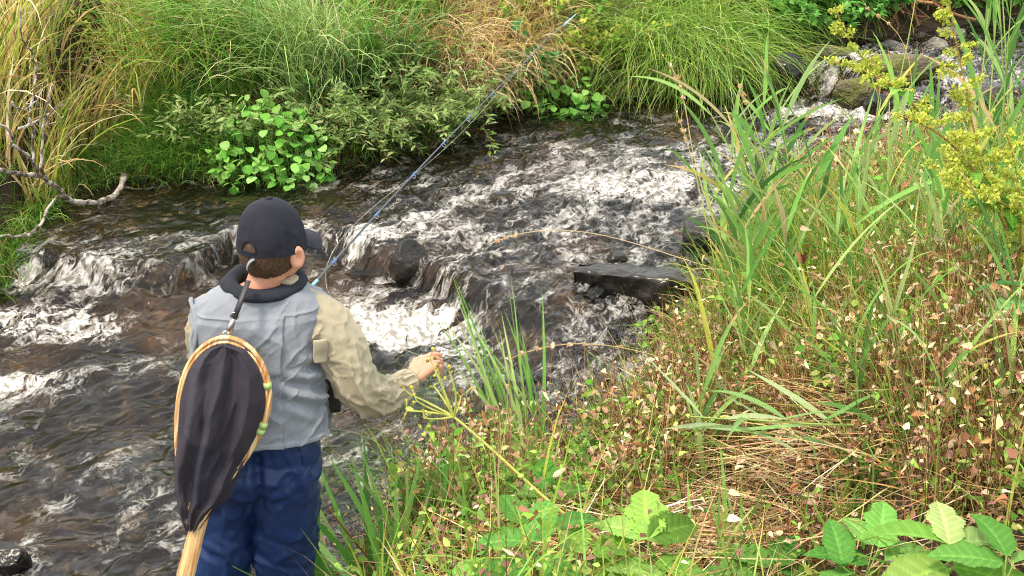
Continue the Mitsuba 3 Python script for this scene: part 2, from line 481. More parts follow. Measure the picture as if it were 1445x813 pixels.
def hand(w, fwd, up, side):
    """palm, four fingers and a thumb, curled round something thin; fwd the way the forearm points, side towards the thumb"""
    fwd, up, side = (np.asarray(a, float) / np.linalg.norm(a) for a in (fwd, up, side)); w = np.asarray(w, float)
    out = []
    for k, (o, L) in enumerate([(.021, .062), (.007, .069), (-.007, .064), (-.020, .05)]):
        k0 = w + fwd * .066 + side * o
        out.append([(w + fwd * .012 + side * o * .6, .0125), (k0, .0105)])
        c = .35 + .18 * k
        d1 = fwd * math.cos(c) - up * math.sin(c); d2 = fwd * math.cos(c * 2.2) - up * math.sin(c * 2.2); d3 = fwd * math.cos(c * 3) - up * math.sin(c * 3)
        k1 = k0 + d1 * L * .42; k2 = k1 + d2 * L * .33; k3 = k2 + d3 * L * .25
        out.append([(k0, .0095), (k1, .0085), (k2, .0078), (k3, .0066)])
    t0 = w + fwd * .018 + side * .02; t1 = t0 + fwd * .026 + side * .020 - up * .01; t2 = t1 + fwd * .026 + side * .002 - up * .012; t3 = t2 + fwd * .018 - side * .008 - up * .008
    out.append([(t0, .0125), (t1, .0105), (t2, .009), (t3, .0072)])
    out.append([(w + fwd * .01 - side * .012, .012), (w + fwd * .055 - side * .012, .012)]); out.append([(w + fwd * .01 + side * .012, .013), (w + fwd * .055 + side * .012, .012)])
    return out


fwd_r = np.array([.085, .075, .04]); W_r = np.array(wr_r) + fwd_r / np.linalg.norm(fwd_r) * .03
handr = hand(W_r, fwd_r, (-.3, -.5, .8), (-.6, .75, .25))
fwd_l = np.array([.9, .35, .15]); W_l = np.array(wr_l) + fwd_l / np.linalg.norm(fwd_l) * .02
handl = hand(W_l, fwd_l, (-.1, .9, .1), (.1, .1, .95))
torso = [[((-.0, .01, .68), .07), ((.0, 0, .85), .085), ((.02, 0, 1.0), .08), ((.035, 0, 1.085), .046)], [((-.065, .01, .66), .06), ((.055, .01, .66), .06)], [((-.06, 0, 1.0), .07), ((.09, 0, 1.0), .07)],
         [((-.07, 0, 1.03), .05), ((.03, 0, 1.07), .045), ((.1, 0, 1.03), .05)]]
limbs = [[(sh_r, .042), (el_r, .032), (np.array(wr_r), .023), (W_r + fwd_r * .1, .0185)], [(sh_l, .042), (el_l, .032), (np.array(wr_l), .023), (W_l + fwd_l * .012, .0185)],
         [(hip_l, .07), (kn_l, .048), (an_l, .034)], [(hip_r, .07), (kn_r, .048), (an_r, .034)]]
big = to_tm(body(headb + torso + limbs), .010, 8)
fine = to_tm(body(handr + handl), .004, 5, .4)
ears = []
for s in (-1, 1):
    v, f = ball((0, 0, 0), 1, 3)
    v = v * np.array([.011, .021, .031]); rr = np.hypot(v[:, 1] / .021, v[:, 2] / .031)
    v[:, 0] -= .010 * (rr < .72) * (v[:, 0] > 0) * (1 - rr / .72)
    v[:, 0] *= s; v = v @ rotz(-s * .45).T
    ears.append(trimesh.Trimesh(HD(v + np.array([s * .082, -.004, -.022])), f))
skinm = trimesh.util.concatenate([big, fine] + ears)
# one continuous surface: the fine hands meet the coarse forearms inside the wrist
skinm.vertices = B(skinm.vertices)
put('body', skinm, 'skin', boy, smooth=True, label='skin of neck, ears and right hand')
for s in (-1, 1):
    put('eye', trimesh.Trimesh(*ball(B(HD((s * .03, .083, .012))), .0105, 2)), 'eye_white', boy, smooth=True)
# hair: a cap-like shell with a soft ragged lower edge at the nape
v, f = ball((0, 0, 0), 1, 5)
keepv = (v[:, 2] > -.56 - .22 * sm(.1, -.4, v[:, 1]) + .9 * np.clip(v[:, 1], 0, 1) + .10 * meshkit.noise(v * 16, 3))
v = v * np.array([.077, .092, .096]) + np.array([0, -.004, .000])
v = v * (1 + .02 * (meshkit.noise(v * 260, 4)[:, None] - .5) * (v[:, 2:] < -.02))
f = f[keepv[f].all(1)]
put('hair', trimesh.Trimesh(B(HD(v)), f, process=False), 'hair_brown', boy, smooth=True, label='short brown hair under the cap')
# ---- cap: six panels with raised seams, an arched opening with a strap at the back, a curved peak
ph = np.arange(400) * 2 * np.pi / 400; th = np.linspace(0, np.pi / 2 * .995, 100)
PH, TH = np.meshgrid(ph, th)
ct = np.cos(TH) ** .80
seam = np.exp(-(((PH / (np.pi / 3) + .5) % 1 - .5) * 13) ** 2) * np.cos(TH) ** .3
crease = meshkit.fbm(P3(np.cos(PH) * ct * 2.6, np.sin(PH) * ct * 2.6, np.sin(TH) * 3), 3, 8) - .5
rad = (.0845 * np.abs(np.sin(PH)) ** 2 + .101 * np.abs(np.cos(PH)) ** 2) * ct + .0024 * seam + .007 * crease
V = np.stack([rad * np.sin(PH), .004 + rad * np.cos(PH), -.012 + .134 * np.sin(TH) ** 1.05 - .010 * np.cos(PH) * np.cos(TH) + .003 * crease], -1)
v, f = loft(V, True, False)
tt, pp = np.sin(TH).ravel(), PH.ravel()
hole = (np.abs(pp - np.pi) < .24 * np.sqrt(np.clip(1 - ((tt - .10) / .22) ** 2, 0, 1))) & (tt > .10)
f = f[~hole[f].any(1)]
put('cap', trimesh.Trimesh(B(HD(v)), f, process=False), 'black_cap_cloth', boy, smooth=True, label='black baseball cap, peak turned to the right')
e = np.linspace(-1, 1, 40); ee = np.r_[e, e[::-1][1:-1]]; es = np.where(np.arange(len(ee)) < 40, .10 + .22 * np.sqrt(1 - ee ** 2), .10)
def cap_at(p_, s_):
    t_ = np.arcsin(s_); r_ = .101 * np.cos(t_) ** .8; return np.stack([(r_ + .001) * np.sin(p_) * .9, .004 + (r_ + .001) * np.cos(p_), -.012 + .134 * s_ ** 1.05 - .010 * np.cos(p_) * np.cos(t_)], -1)
ring = cap_at(np.pi + .24 * ee, es); v, f = tube(np.vstack([ring, ring[:1]]), .0022, 6)
put('cap_edge', trimesh.Trimesh(B(HD(v)), f), 'black_cap_cloth', boy, smooth=True)
put('cap_button', trimesh.Trimesh(*(lambda m: (B(HD(m[0])), m[1]))(ball((0, .004, .123), .0095, 2, (1, 1, .55)))), 'black_cap_cloth', boy, smooth=True)
rows = []
for r in np.linspace(0, 1, 12):
    a = np.linspace(-1.18, 1.18, 40)
    x = np.sin(a) * (.083 + .014 * r); y = .102 * np.cos(a) + .068 * r * np.cos(a * .92) ** .6 * (1 + 0 * a)
    rows.append(np.stack([x, y + .002, -.012 - .014 * r - .30 * x ** 2 * 6 * (.4 + .6 * r) + .012], -1))
top = np.array(rows); under = top - np.array([0, 0, .004])
v, f = loft(np.concatenate([top, under[:, ::-1]], 1), True, False)
put('cap_peak', trimesh.Trimesh(B(HD(v)), f, process=False), 'black_cap_cloth', boy, smooth=40)
st = spline([(.016, -.097, -.006), (.010, -.104, -.010), (.002, -.106, -.022), (-.002, -.104, -.034)], 14)
v, f = tube(HD(st), .0065, 8, .3)
put('cap_strap', trimesh.Trimesh(B(v), f), 'grey_vest_cloth', boy, smooth=True, label='loose grey strap end at the back of the cap')

# ---- vest: one loft from hem to neck, seams, pleats and folds as relief
zz = np.r_[np.linspace(.715, 1.03, 150), np.linspace(1.032, 1.102, 46)]
aa = np.interp(zz, [.715, .78, .88, .98, 1.03, 1.055, 1.075, 1.095, 1.118], [.176, .172, .160, .164, .170, .160, .134, .100, .064])
bb = np.interp(zz, [.715, .78, .88, .98, 1.03, 1.06, 1.09, 1.118], [.128, .124, .112, .112, .105, .09, .075, .062])
cx = np.interp(zz, [.715, .9, 1.118], [.004, .006, .036])
ph = np.arange(360) * 2 * np.pi / 360
PH, ZZ = np.meshgrid(ph, zz)
e = 2 / 2.7
X0 = np.sign(np.cos(PH)) * np.abs(np.cos(PH)) ** e; Y0 = np.sign(np.sin(PH)) * np.abs(np.sin(PH)) ** e
back = np.clip(-Y0, 0, 1)
xb = X0 * aa[:, None]
fold = (np.exp(-np.abs(meshkit.fbm(P3(xb * 7, ZZ * 8 + xb * 6, Y0 * 1.2), 2, 51) - .5) / .045) - .3) * .009 + (np.exp(-np.abs(meshkit.fbm(P3(xb * 10 + 3, ZZ * 15 - xb * 12, Y0 * 1.2), 2, 53) - .5) / .05) - .3) * .006 + (meshkit.fbm(P3(xb * 13, ZZ * 22 - xb * 14, Y0 * 2), 3, 52) - .5) * .016
fold += .014 * np.exp(-((ZZ - .86) / .07) ** 2) * np.sin(ZZ * 120 + xb * 55 + 3 * meshkit.noise(P3(xb * 12, ZZ * 10, 0), 5)) * sm(.02, .12, xb) * .7
relief = .009 * sm(.0015, -.0015, np.abs(xb - .0) - .062) * sm(1.052, 1.046, ZZ) * back          # centre panel between the two pleats
relief += .0055 * np.exp(-((ZZ - 1.05 - .02 * xb) / .0035) ** 2) * back                               # yoke seam
relief += .006 * sm(.728, .724, ZZ) + .003 * np.exp(-((PH - .05) / .012) ** 2)                       # hem band, side seam
pock = sm(.02, .0, np.abs(ZZ - .80) - .055) * sm(.03, .0, np.abs(((PH + .5) % (2 * np.pi)) - .5 - .72) - .30)
relief += .014 * pock
fold = fold * sm(1.100, 1.05, ZZ)
R = 1 + (fold + relief) / .14
V = np.stack([cx[:, None] + xb * R, Y0 * bb[:, None] * R, ZZ - .012 * X0 ** 2 * sm(.80, .72, ZZ) * 0 + .004 * np.sin(PH * 3 + 1) * sm(.80, .715, ZZ)], -1)
inner = V[:1] * np.array([.96, .96, 1]) + np.array([0, 0, .004])
v, f = loft(np.concatenate([V[:1] * [.9, .9, 1] + [0, 0, .05], inner, V]), True, False)
vest = put('vest', trimesh.Trimesh(B(v), f, process=False), 'grey_vest_cloth', boy, smooth=True, label='light grey sleeveless fishing vest')
for s in (1, -1):   # bound edge of the armhole
    a = np.linspace(0, 2 * np.pi, 60)
    ring = np.stack([s * (.160 + .012 * np.cos(a + .3)) + .004 * np.sin(3 * a), .066 * np.cos(a), .985 + .078 * np.sin(a)], -1)
    ring[:, 0] += .010 + .012 * (s > 0) + .010 * (s < 0)
    v, f = tube(ring, .0055, 8)
    put('armhole_edge', trimesh.Trimesh(B(v), f), 'grey_vest_cloth', vest, smooth=True)
a = np.linspace(0, 2 * np.pi, 120)
# ---- dark collar standing round the neck, folded outwards
rr = []
for t, (A, C, zc) in zip(range(9), [(.080, .072, 1.094), (.098, .088, 1.094), (.105, .095, 1.104), (.102, .092, 1.113), (.091, .083, 1.120), (.078, .070, 1.122), (.066, .060, 1.119), (.060, .056, 1.108), (.060, .056, 1.10)]):
    a = np.arange(96) * 2 * np.pi / 96
    n = (meshkit.noise(P3(np.cos(a) * 3, np.sin(a) * 3, t * .4), 61) - .5) * .010
    rr.append(np.stack([.038 + (A + n) * np.cos(a), (C + n) * np.sin(a) + .004, zc - .012 * np.sin(a) * (-1) * 0 + .010 * np.sin(a) + n * .4], -1))
v, f = loft(np.array(rr), True, False)
put('collar', trimesh.Trimesh(B(v), f), 'black_collar_cloth', boy, smooth=True, label='black turned-out collar above the vest')
v, f = tube(spline([(.095, -.045, 1.118), (.110, -.01, 1.116), (.108, .04, 1.112)], 10), .016, 10, .4)
put('shirt_collar', trimesh.Trimesh(B(v), f), 'beige_shirt_cloth', boy, smooth=True)

# ---- beige sleeves
def sleeve(path, rads, seed, cuff):
    c = spline(path, 150); r = np.interp(np.linspace(0, 1, 150), np.linspace(0, 1, len(rads)), rads)
    v, f = tube(c, 1.0, 120)
    n = len(c); rings = v[:n * 120].reshape(n, 120, 3)
    d = rings - c[:, None]
    t = np.linspace(0, 1, n)[:, None]; a = (np.arange(120) * 2 * np.pi / 120)[None, :]
    el = np.exp(-((t - .62) / .20) ** 2)
    def crease(ft, tw, sd, wd):
        # sharp pinched ridges with hollows between, twisting round the sleeve
        q = meshkit.fbm(np.stack(np.broadcast_arrays(t * ft + tw * np.sin(a + sd), np.cos(a) * 1.3 + sd, np.sin(a) * 1.3), -1), 2, sd)
        return np.exp(-np.abs(q - .5) / wd) - .35
    k = crease(6, .5, seed, .05) * (.007 + .008 * el) + crease(11, .8, seed + 1, .06) * (.004 + .009 * el) + crease(20, .6, seed + 2, .07) * .003
    k = k + (meshkit.fbm(np.stack(np.broadcast_arrays(t * 5, np.cos(a) * 1.6, np.sin(a) * 1.6), -1), 3, seed + 3) - .5) * .018
    k = k * sm(0, .12, t) * sm(1.0, .95, t)
    rings = c[:, None] + d * (r[:, None, None] + k[..., None])
    end = c[-1] + (rings[-1] - c[-1]) * .8
    v, f = loft(np.concatenate([rings, end[None], (end - (c[-1] - c[-2]) * 4)[None]]), True, False)
    return put('sleeve', trimesh.Trimesh(B(v), f), 'beige_shirt_cloth', boy, smooth=True, label=cuff)


sl = sleeve([(.118, .0, 1.035), (.178, -.012, .985), (.235, -.03, .885), (.262, -.03, .815), (.305, .02, .772), (.348, .085, .755), (.386, .145, .748)], [.058, .068, .066, .060, .057, .047, .041, .036], 71, 'beige sleeve of the bent right arm, puckered at the elbow')
sleeve([(-.09, .01, 1.02), (-.108, .045, .97), (-.115, .09, .89), (-.112, .13, .835), (-.09, .165, .822), (-.06, .205, .84), (-.035, .230, .857)], [.045, .055, .058, .057, .053, .048, .042, .038], 81, 'beige sleeve of the left arm folded in front')
# the buttoned strap that holds a rolled sleeve, hanging below the armhole
tb = trimesh.creation.box((.034, .010, .060)); tb = tb.subdivide().subdivide().subdivide()
tb.vertices[:, 1] -= .010 * np.cos(tb.vertices[:, 0] * 50) + .004 * np.sin(tb.vertices[:, 2] * 70)
trimesh.smoothing.filter_taubin(tb, iterations=6)
tb.vertices = B(tb.vertices @ rotz(.25).T + np.array([.168, -.082, .955]))
put('sleeve_strap', tb, 'beige_shirt_cloth', sl, smooth=True)
# ---- trousers
tr = body([[((-.060, .0, .73), .098), ((-.068, .0, .62), .096)], [((.048, .0, .73), .098), ((.052, .0, .62), .096)], [((-.055, 0, .73), .098), ((.048, 0, .73), .098)],
           [((-.068, 0, .63), .094), ((-.110, .02, .44), .080), ((-.124, .025, .35), .077), ((-.130, .0, fz[0] + .10), .074)],
           [((.052, 0, .63), .096), ((.052, .0, .50), .090), ((.042, .02, .36), .078), ((.04, .0, fz[1] + .10), .074)], [((-.066, -.012, .6), .092), ((.05, -.012, .6), .092)]])
tr = to_tm(tr, .008, 22)


def trouser_folds(p):
    def cr(q, sd, w): return np.exp(-np.abs(meshkit.fbm(q, 2, sd) - .5) / w) - .3
    k = cr(p * [8, 8, 2.6] + [0, 0, 1], 91, .05) * .011 + cr(np.stack([p[:, 0] * 9 + p[:, 2] * 7, p[:, 1] * 9, p[:, 2] * 8 - p[:, 0] * 8], 1), 95, .05) * .008
    k = k + (meshkit.fbm(np.stack([p[:, 0] * 14 + p[:, 2] * 6, p[:, 1] * 14, p[:, 2] * 11 - p[:, 0] * 9], 1), 3, 92) - .5) * .020
    knee = np.exp(-((p[:, 2] - .36) / .07) ** 2) * rdg(np.stack([p[:, 0] * 6, p[:, 1] * 6, p[:, 2] * 26 + p[:, 0] * 12], 1), 93) * .012
    hip = np.exp(-((p[:, 2] - .60) / .09) ** 2) * rdg(np.stack([p[:, 0] * 8 + p[:, 2] * 16, p[:, 1] * 5, p[:, 2] * 12 - p[:, 0] * 18], 1), 94) * .014
    cleft = -.016 * np.exp(-((p[:, 0] + .01 * (p[:, 2] - .6)) / .012) ** 2) * (p[:, 1] < 0) * sm(.50, .58, p[:, 2]) * sm(.70, .64, p[:, 2])
    return k + knee + hip + cleft


tr = wrinkle(tr, trouser_folds)
tr.vertices = B(tr.vertices)
put('trousers', tr, 'navy_trouser_cloth', boy, smooth=True, label='baggy navy blue waterproof trousers')
for (ax, g) in ((-.129, fz[0]), (.04, fz[1])):
    bt = body([[((ax, -.02, g + .10), .046), ((ax, -.015, g + .08), .046), ((ax, -.02, g + .045), .042)], [((ax, -.02, g + .042), .040), ((ax + .01, .08, g + .038), .038), ((ax + .012, .135, g + .034), .030)]])
    bt = to_tm(bt.trim_by_plane((0, 0, 1), g + .004), .012, 6); bt.vertices = B(bt.vertices)
    put('boot', bt, 'rubber_boot', boy, smooth=True)
# ---- small pouch with a red tag on the vest's right flank
pc = trimesh.creation.box((.045, .05, .095)).subdivide().subdivide().subdivide(); trimesh.smoothing.filter_taubin(pc, iterations=8)
pc.vertices = B(pc.vertices + np.array([.186, .045, .775])); put('pouch', pc, 'dark_plastic', vest, smooth=True, label='small black pouch on the side of the vest')
pc = trimesh.creation.box((.006, .022, .045)); pc.vertices = B(pc.vertices + np.array([.205, .022, .80])); put('tag', pc, 'red_plastic', vest, smooth=False, label='red tag beside the black pouch')

# ------------------------------------------------------------------ landing net hanging from the collar
net = thing('landing_net', 'wooden hoop landing net with black mesh bag hanging on the back of the boy', 'fishing net')
hoop_px = [(279, 742), (262, 700), (251, 650), (249, 600), (252, 560), (262, 523), (285, 490), (318, 476), (352, 490), (373, 520), (381, 560), (372, 602), (352, 640), (326, 676), (300, 712), (286, 742)]


def net_at(u, v):
    t = np.clip((v - 476) / 340, 0, 1.1)
    return at(u, v, 3.035 - .055 * t)


hp = spline([net_at(u, v) for u, v in hoop_px], 130)
v, f = tube(hp, .0078, 12, .7)
put('hoop', trimesh.Trimesh(v, f), 'varnished_wood', net, smooth=True, label='bent wooden hoop of laminated strips')
hp2 = hp + np.array([0, -.004, 0]); c0 = hp.mean(0)
hp2 = c0 + (hp2 - c0) * .955
v, f = tube(hp2, .0046, 10, .8)
put('hoop_strip', trimesh.Trimesh(v, f), 'varnished_wood', net, smooth=True)
hpts = np.array([net_at(286, 722), net_at(279, 745), net_at(270, 780), net_at(262, 812), net_at(257, 838), net_at(253, 856)])
v, f = tube(spline(hpts, 30), np.interp(np.linspace(0, 1, 30), [0, .25, .8, .95, 1], [.008, .0085, .0098, .0105, .007]), 20, 2.4)
put('handle', trimesh.Trimesh(v, f), 'varnished_wood', net, smooth=True, label='flat striped wooden handle')
for (u, vv) in ((379, 540), (374, 597), (371, 608)):
    k = np.argmin(((hp - net_at(u, vv)) ** 2).sum(1))
    seg = hp[k - 1:k + 2]; c1 = hp[k]; d = seg[2] - seg[0]; d /= np.linalg.norm(d)
    v, f = tube(np.array([c1 - d * .007, c1, c1 + d * .007]) + (c0 - c1) * .02 + [0, -.002, 0], .0125, 14, .8)
    put('binding', trimesh.Trimesh(v, f), 'green_thread', net, smooth=True)
# the bag: two sheets that hang from the hoop, bellied and folded
nt, nu = 90, 70
tv = np.linspace(0, 1, nt); vv = 483 + tv * 262
lx = np.interp(vv, [483, 490, 505, 525, 560, 610, 650, 690, 715, 735, 745], [316, 292, 276, 264, 254, 250, 247, 248, 251, 257, 263])
rx = np.interp(vv, [483, 490, 505, 525, 560, 600, 640, 670, 690, 702, 718, 735, 745], [320, 350, 363, 373, 379, 371, 352, 337, 331, 326, 304, 290, 283])
sheets = []
for side in (1, -1):
    S = np.zeros((nt, nu, 3))
    for a_ in range(nt):
        for b_ in range(nu):
            u_ = b_ / (nu - 1) * 2 - 1
            S[a_, b_] = net_at(lx[a_] + (rx[a_] - lx[a_]) * (u_ + 1) / 2, vv[a_])
    Ugrid, Tg = np.meshgrid(np.linspace(-1, 1, nu), tv)
    belly = (1 - np.abs(Ugrid) ** 2.2) * np.sin(np.pi * np.clip(Tg * .92 + .04, 0, 1)) ** .6
    fo = rdg(P3(Ugrid * 2.2 + .6 * Tg, Tg * 1.1, side), 95, 2) * .024 + (meshkit.fbm(P3(Ugrid * 4 + Tg * 2, Tg * 5, side), 3, 96) - .5) * .03
    fo += .018 * np.sin(Ugrid * 9 + 2.5 * Tg + 3 * meshkit.noise(P3(Ugrid * 2, Tg * 3, 0), 6))
    depth = (.036 * belly if side == 1 else .012 * belly) + fo * belly ** .5 * (1 if side == 1 else .4)
    S[..., 1] -= depth + .004
    S[..., 2] -= .25 * depth * 0
    sheets.append(S)
g = np.concatenate([sheets[0], sheets[1][:, ::-1]], 1)
v, f = loft(g, True, True)
put('bag', trimesh.Trimesh(v, f), 'net_mesh', net, smooth=True, label='bag of fine black mesh hanging in folds')
# magnetic clip, ring and cord
cl = thing('net_clip', 'small steel snap clip and ring holding the net to the boy by a black cord', 'clip')
def pa(u, v_): return at(u, v_, 3.045)
v, f = tube(np.array([pa(345, 408) + [0, .05, .0], pa(340, 424), pa(334, 440), pa(330, 449)]), .007, 8, .5); put('cord', trimesh.Trimesh(v, f), 'dark_plastic', cl, smooth=True)
def ringm(c, r, w, tilt=0.0):
    a = np.linspace(0, 2 * np.pi, 30); p = np.stack([r * np.cos(a), .3 * r * np.sin(a) * 0 + tilt * r * np.cos(a), r * np.sin(a)], -1)
    return trimesh.Trimesh(*tube(c + p, w, 8))
put('ring', ringm(pa(331, 446), .009, .002), 'steel', cl, smooth=True)
v, f = tube(np.array([pa(330, 450), pa(327, 458), pa(324, 466), pa(322, 471)]), np.array([.004, .008, .0085, .004]), 12); put('clasp', trimesh.Trimesh(v, f), 'steel', cl, smooth=True)
put('ring', ringm(pa(319, 472), .008, .002), 'steel', cl, smooth=True)

# ------------------------------------------------------------------ fishing rod
rod = thing('fishing_rod', 'thin dark blue fishing rod reaching over the stream from behind the boy', 'fishing rod')
rb = B(W_l + fwd_l * .055); rt = at(815, 18, 5.5)
mid = at(470, 378, 3.9)
dirn = rt - rb
def rodp(t): return rb + dirn * t + np.array([0, 0, .03]) * np.sin(np.pi * np.clip(t, 0, 1))
tt = np.linspace(-.10, 1, 80)
v, f = tube(np.array([rodp(t) for t in tt]), np.interp(tt, [-.1, .0, .1, .5, 1], [.0046, .0042, .0036, .0022, .0009]), 10)
put('blank', trimesh.Trimesh(v, f), 'rod_black', rod, smooth=True)
v, f = tube(np.array([rodp(t) for t in np.linspace(-.11, .07, 12)]), [.009, .0125, .0125, .012, .011, .0115, .0125, .012, .0105, .0095, .008, .006], 16)
put('grip', trimesh.Trimesh(v, f), 'cork', rod, smooth=True)
def t_of(u):
    ts = np.linspace(0, 1, 400); P = np.array([rodp(t) for t in ts]); d = P - [0, 0, CAM_H]
    return ts[np.argmin(np.abs(722.5 + FPX * d[:, 0] / (d @ FW) - u))]
def wrap(u0, u1, r, mat, lab=None):
    v, f = tube(np.array([rodp(t) for t in np.linspace(t_of(u0), t_of(u1), 6)]), r, 10); put('winding', trimesh.Trimesh(v, f), mat, rod, smooth=True, label=lab)
wrap(436, 447, .0047, 'rod_pale_blue', 'pale blue winding near the grip')
for u in (471, 532, 584, 626, 661, 694):
    w = .0044 - .0000085 * (u - 440); wrap(u - 3, u + 3, w, 'rod_blue')
    t = t_of(u); c1 = rodp(t) - np.array([0, 0, .008]); dd = dirn / np.linalg.norm(dirn)
    a = np.linspace(0, 2 * np.pi, 18); x1 = np.cross(dd, [0, 0, 1]); x1 /= np.linalg.norm(x1); y1 = np.cross(x1, dd)
    v, f = tube(c1 + .006 * (np.cos(a)[:, None] * x1 + np.sin(a)[:, None] * y1), .0012, 6); put('guide', trimesh.Trimesh(v, f), 'steel', rod, smooth=True)
wrap(795, 812, .0021, 'rod_pale_blue', 'pale blue tip section')
lp = spline([rodp(.99), rodp(.7) - [0, 0, .009], rodp(.4) - [0, 0, .010], rodp(.12) - [0, 0, .014], B(np.array(wr_r) + fwd_r * .9)], 40)
v, f = tube(lp, .0004, 5); solo('fishing_line', 'thin pale line running from the rod to the right hand of the boy', 'fishing line', trimesh.Trimesh(v, f), 'line_clear', smooth=True)

# ------------------------------------------------------------------ stones
rg = np.random.default_rng(11)


def stone(c, size, seed, cuts=10, sub=5, rough=.07, rz=0.0):
    r = np.random.default_rng(seed)
    v, f = ball((0, 0, 0), 1, sub)
    for _ in range(cuts):
        n = r.normal(size=3); n /= np.linalg.norm(n); d = r.uniform(.62, .92)
        k = v @ n - d; v = v - np.clip(k, 0, 9)[:, None] * n * .92
    n = v / np.linalg.norm(v, axis=1, keepdims=True)
    v = v + n * ((meshkit.fbm(v * 3 + seed, 4, seed) - .5) * rough * 4 + (meshkit.fbm(v * 11 + seed, 4, seed + 50) - .5) * rough * 1.6)[:, None]
    v = (v * np.array(size)) @ rotz(rz).T + np.array(c)
    return trimesh.Trimesh(v, f, process=False)


WETR = {'wet_rock': .03}


def rock_px(u, v, w, h, mat, label, seed, z=None, depth=.8, sink=.35, rz=0.0, cuts=10):
    p = G(u, v + h / 2, .05); zl = level(p[0], p[1]); p = G(u, v + h / 2, zl)
    dist = (p - [0, 0, CAM_H]) @ FW; sx = w / FPX * dist / 2; sz = h / FPX * dist / .93 * .62
    return solo('rock', label, 'rock', stone(p + [0, sx * depth * .5, sz * (1 - sink * 2) * .9], (sx * 1.05, sx * depth, sz), seed, cuts, rough=WETR.get(mat, .07), rz=rz), mat, smooth=True)


rock_px(575, 342, 56, 54, 'wet_rock', 'dark wet rock parting the water near the middle of the stream, beside the blue rod', 33, depth=.9, sink=.62, cuts=7)
rock_px(1000, 330, 95, 60, 'wet_rock', 'black wet rock with a pointed top partly behind the reed blades', 5, cuts=14)
rock_px(1240, 140, 40, 26, 'wet_rock', 'small black rock under the upper cascade', 6)
rock_px(1293, 140, 66, 42, 'wet_rock', 'large black boulder with the upper cascade pouring round it', 7)
rock_px(10, 782, 60, 54, 'wet_rock', 'wet rock in the lower left corner of the stream', 8, cuts=16)
rock_px(1112, 88, 46, 34, 'wet_rock', 'bluish grey rounded stone below the leafy shrub', 9)
rock_px(1206, 124, 54, 36, 'moss_rock', 'brown mossy boulder in front of the moss covered slab', 10)
rock_px(1272, 92, 130, 38, 'moss_rock', 'long moss covered slab lying across the upper stream', 12, depth=.45)
rock_px(1262, 63, 46, 16, 'dry_rock', 'flat grey stone behind the moss covered slab', 13)
rock_px(1324, 60, 30, 20, 'dry_rock', 'pale round stone at the head of the stream', 14)
rock_px(1346, 44, 42, 14, 'dry_rock', 'whitish flat stone farthest up the stream', 15)
rock_px(1172, 70, 80, 18, 'moss_rock', 'tan stone ledge under the leafy shrub', 16, depth=.5)
rock_px(1400, 132, 90, 34, 'wet_rock', 'dark wet rock behind the yellow flowering plant', 17)
rock_px(975, 424, 36, 30, 'wet_rock', 'small dark stone behind the right end of the black slab', 18)
rock_px(870, 362, 30, 14, 'wet_rock', 'small dark stone breaking the surface behind the black slab', 19)
# the long black slab: a squared block with worn edges
sb = trimesh.creation.box((.54, .13, .17))
for _ in range(5): sb = sb.subdivide()
trimesh.smoothing.filter_taubin(sb, iterations=60)
vv = np.array(sb.vertices)
vv = vv + sb.vertex_normals * ((meshkit.fbm(vv * 8, 5, 77) - .5) * .085)[:, None]
p = G(903, 420, level(*G(903, 420, .05)[:2]))
sb.vertices = vv @ rotz(-.26).T + p + [-.01, .06, .008]
solo('rock', 'long squared black slab lying in the stream near the right bank', 'rock', sb, 'wet_rock', smooth=True)

# ------------------------------------------------------------------ plant kit
def leafshape(rows, cols, width, fold=.25, curl=.3, serr=0.0, veins=0.0, tip=1.0):
    """a leaf one unit long along x, its top towards z; width(t) its half width"""
    t = np.linspace(0, 1, rows); s = np.linspace(-1, 1, cols)
    V = np.zeros((rows, cols, 3))
    for a, tt in enumerate(t):
        w = width(tt)
        for b, ss in enumerate(s):
            e = 1.0
            if serr and abs(ss) > .99: e = 1 + serr * (1 if a % 2 else -1)
            x = tt + (-.12 * abs(ss) * w if 0 < tt < 1 else 0)
            V[a, b] = (x, ss * w * e, fold * abs(ss) * w - curl * tt * tt + veins * (1 if a % 2 else -1) * abs(ss) * .5)
    i, j = np.meshgrid(np.arange(rows - 1), np.arange(cols - 1), indexing='ij')
    q = np.stack([i * cols + j, (i + 1) * cols + j, (i + 1) * cols + j + 1, i * cols + j + 1], -1).reshape(-1, 4)
    return V.reshape(-1, 3), tri(q)


def lance(w): return lambda t: max(w * math.sin(math.pi * min(t * .95 + .04, 1)) ** .8 * (1.15 - .45 * t), .002)
def ovate(w): return lambda t: max(w * (math.sin(math.pi * min(t ** .72 + .02, 1))) ** .75, .004)
def roundl(w): return lambda t: max(w * math.sqrt(max(1 - (2 * t - 1) ** 2, 0)), .01)


L_WILLOW = leafshape(4, 3, lance(.15), .3, .15)
L_HERB = leafshape(4, 3, ovate(.30), .25, .25)
L_ROUND = leafshape(6, 5, roundl(.44), .22, .22)
L_DEAD = [leafshape(4, 3, ovate(.30), f, c) for f, c in ((.9, .5), (-.8, .7), (1.3, -.3), (.5, .9))]
L_BUD = leafshape(3, 3, ovate(.36), .5, .3)


def frames(az, pitch, roll):
    x = np.stack([np.cos(az) * np.cos(pitch), np.sin(az) * np.cos(pitch), np.sin(pitch)], -1)
    y0 = np.stack([-np.sin(az), np.cos(az), 0 * az], -1); z0 = np.cross(x, y0)
    y = y0 * np.cos(roll)[:, None] + z0 * np.sin(roll)[:, None]
    return np.stack([x, y, np.cross(x, y)], -1)


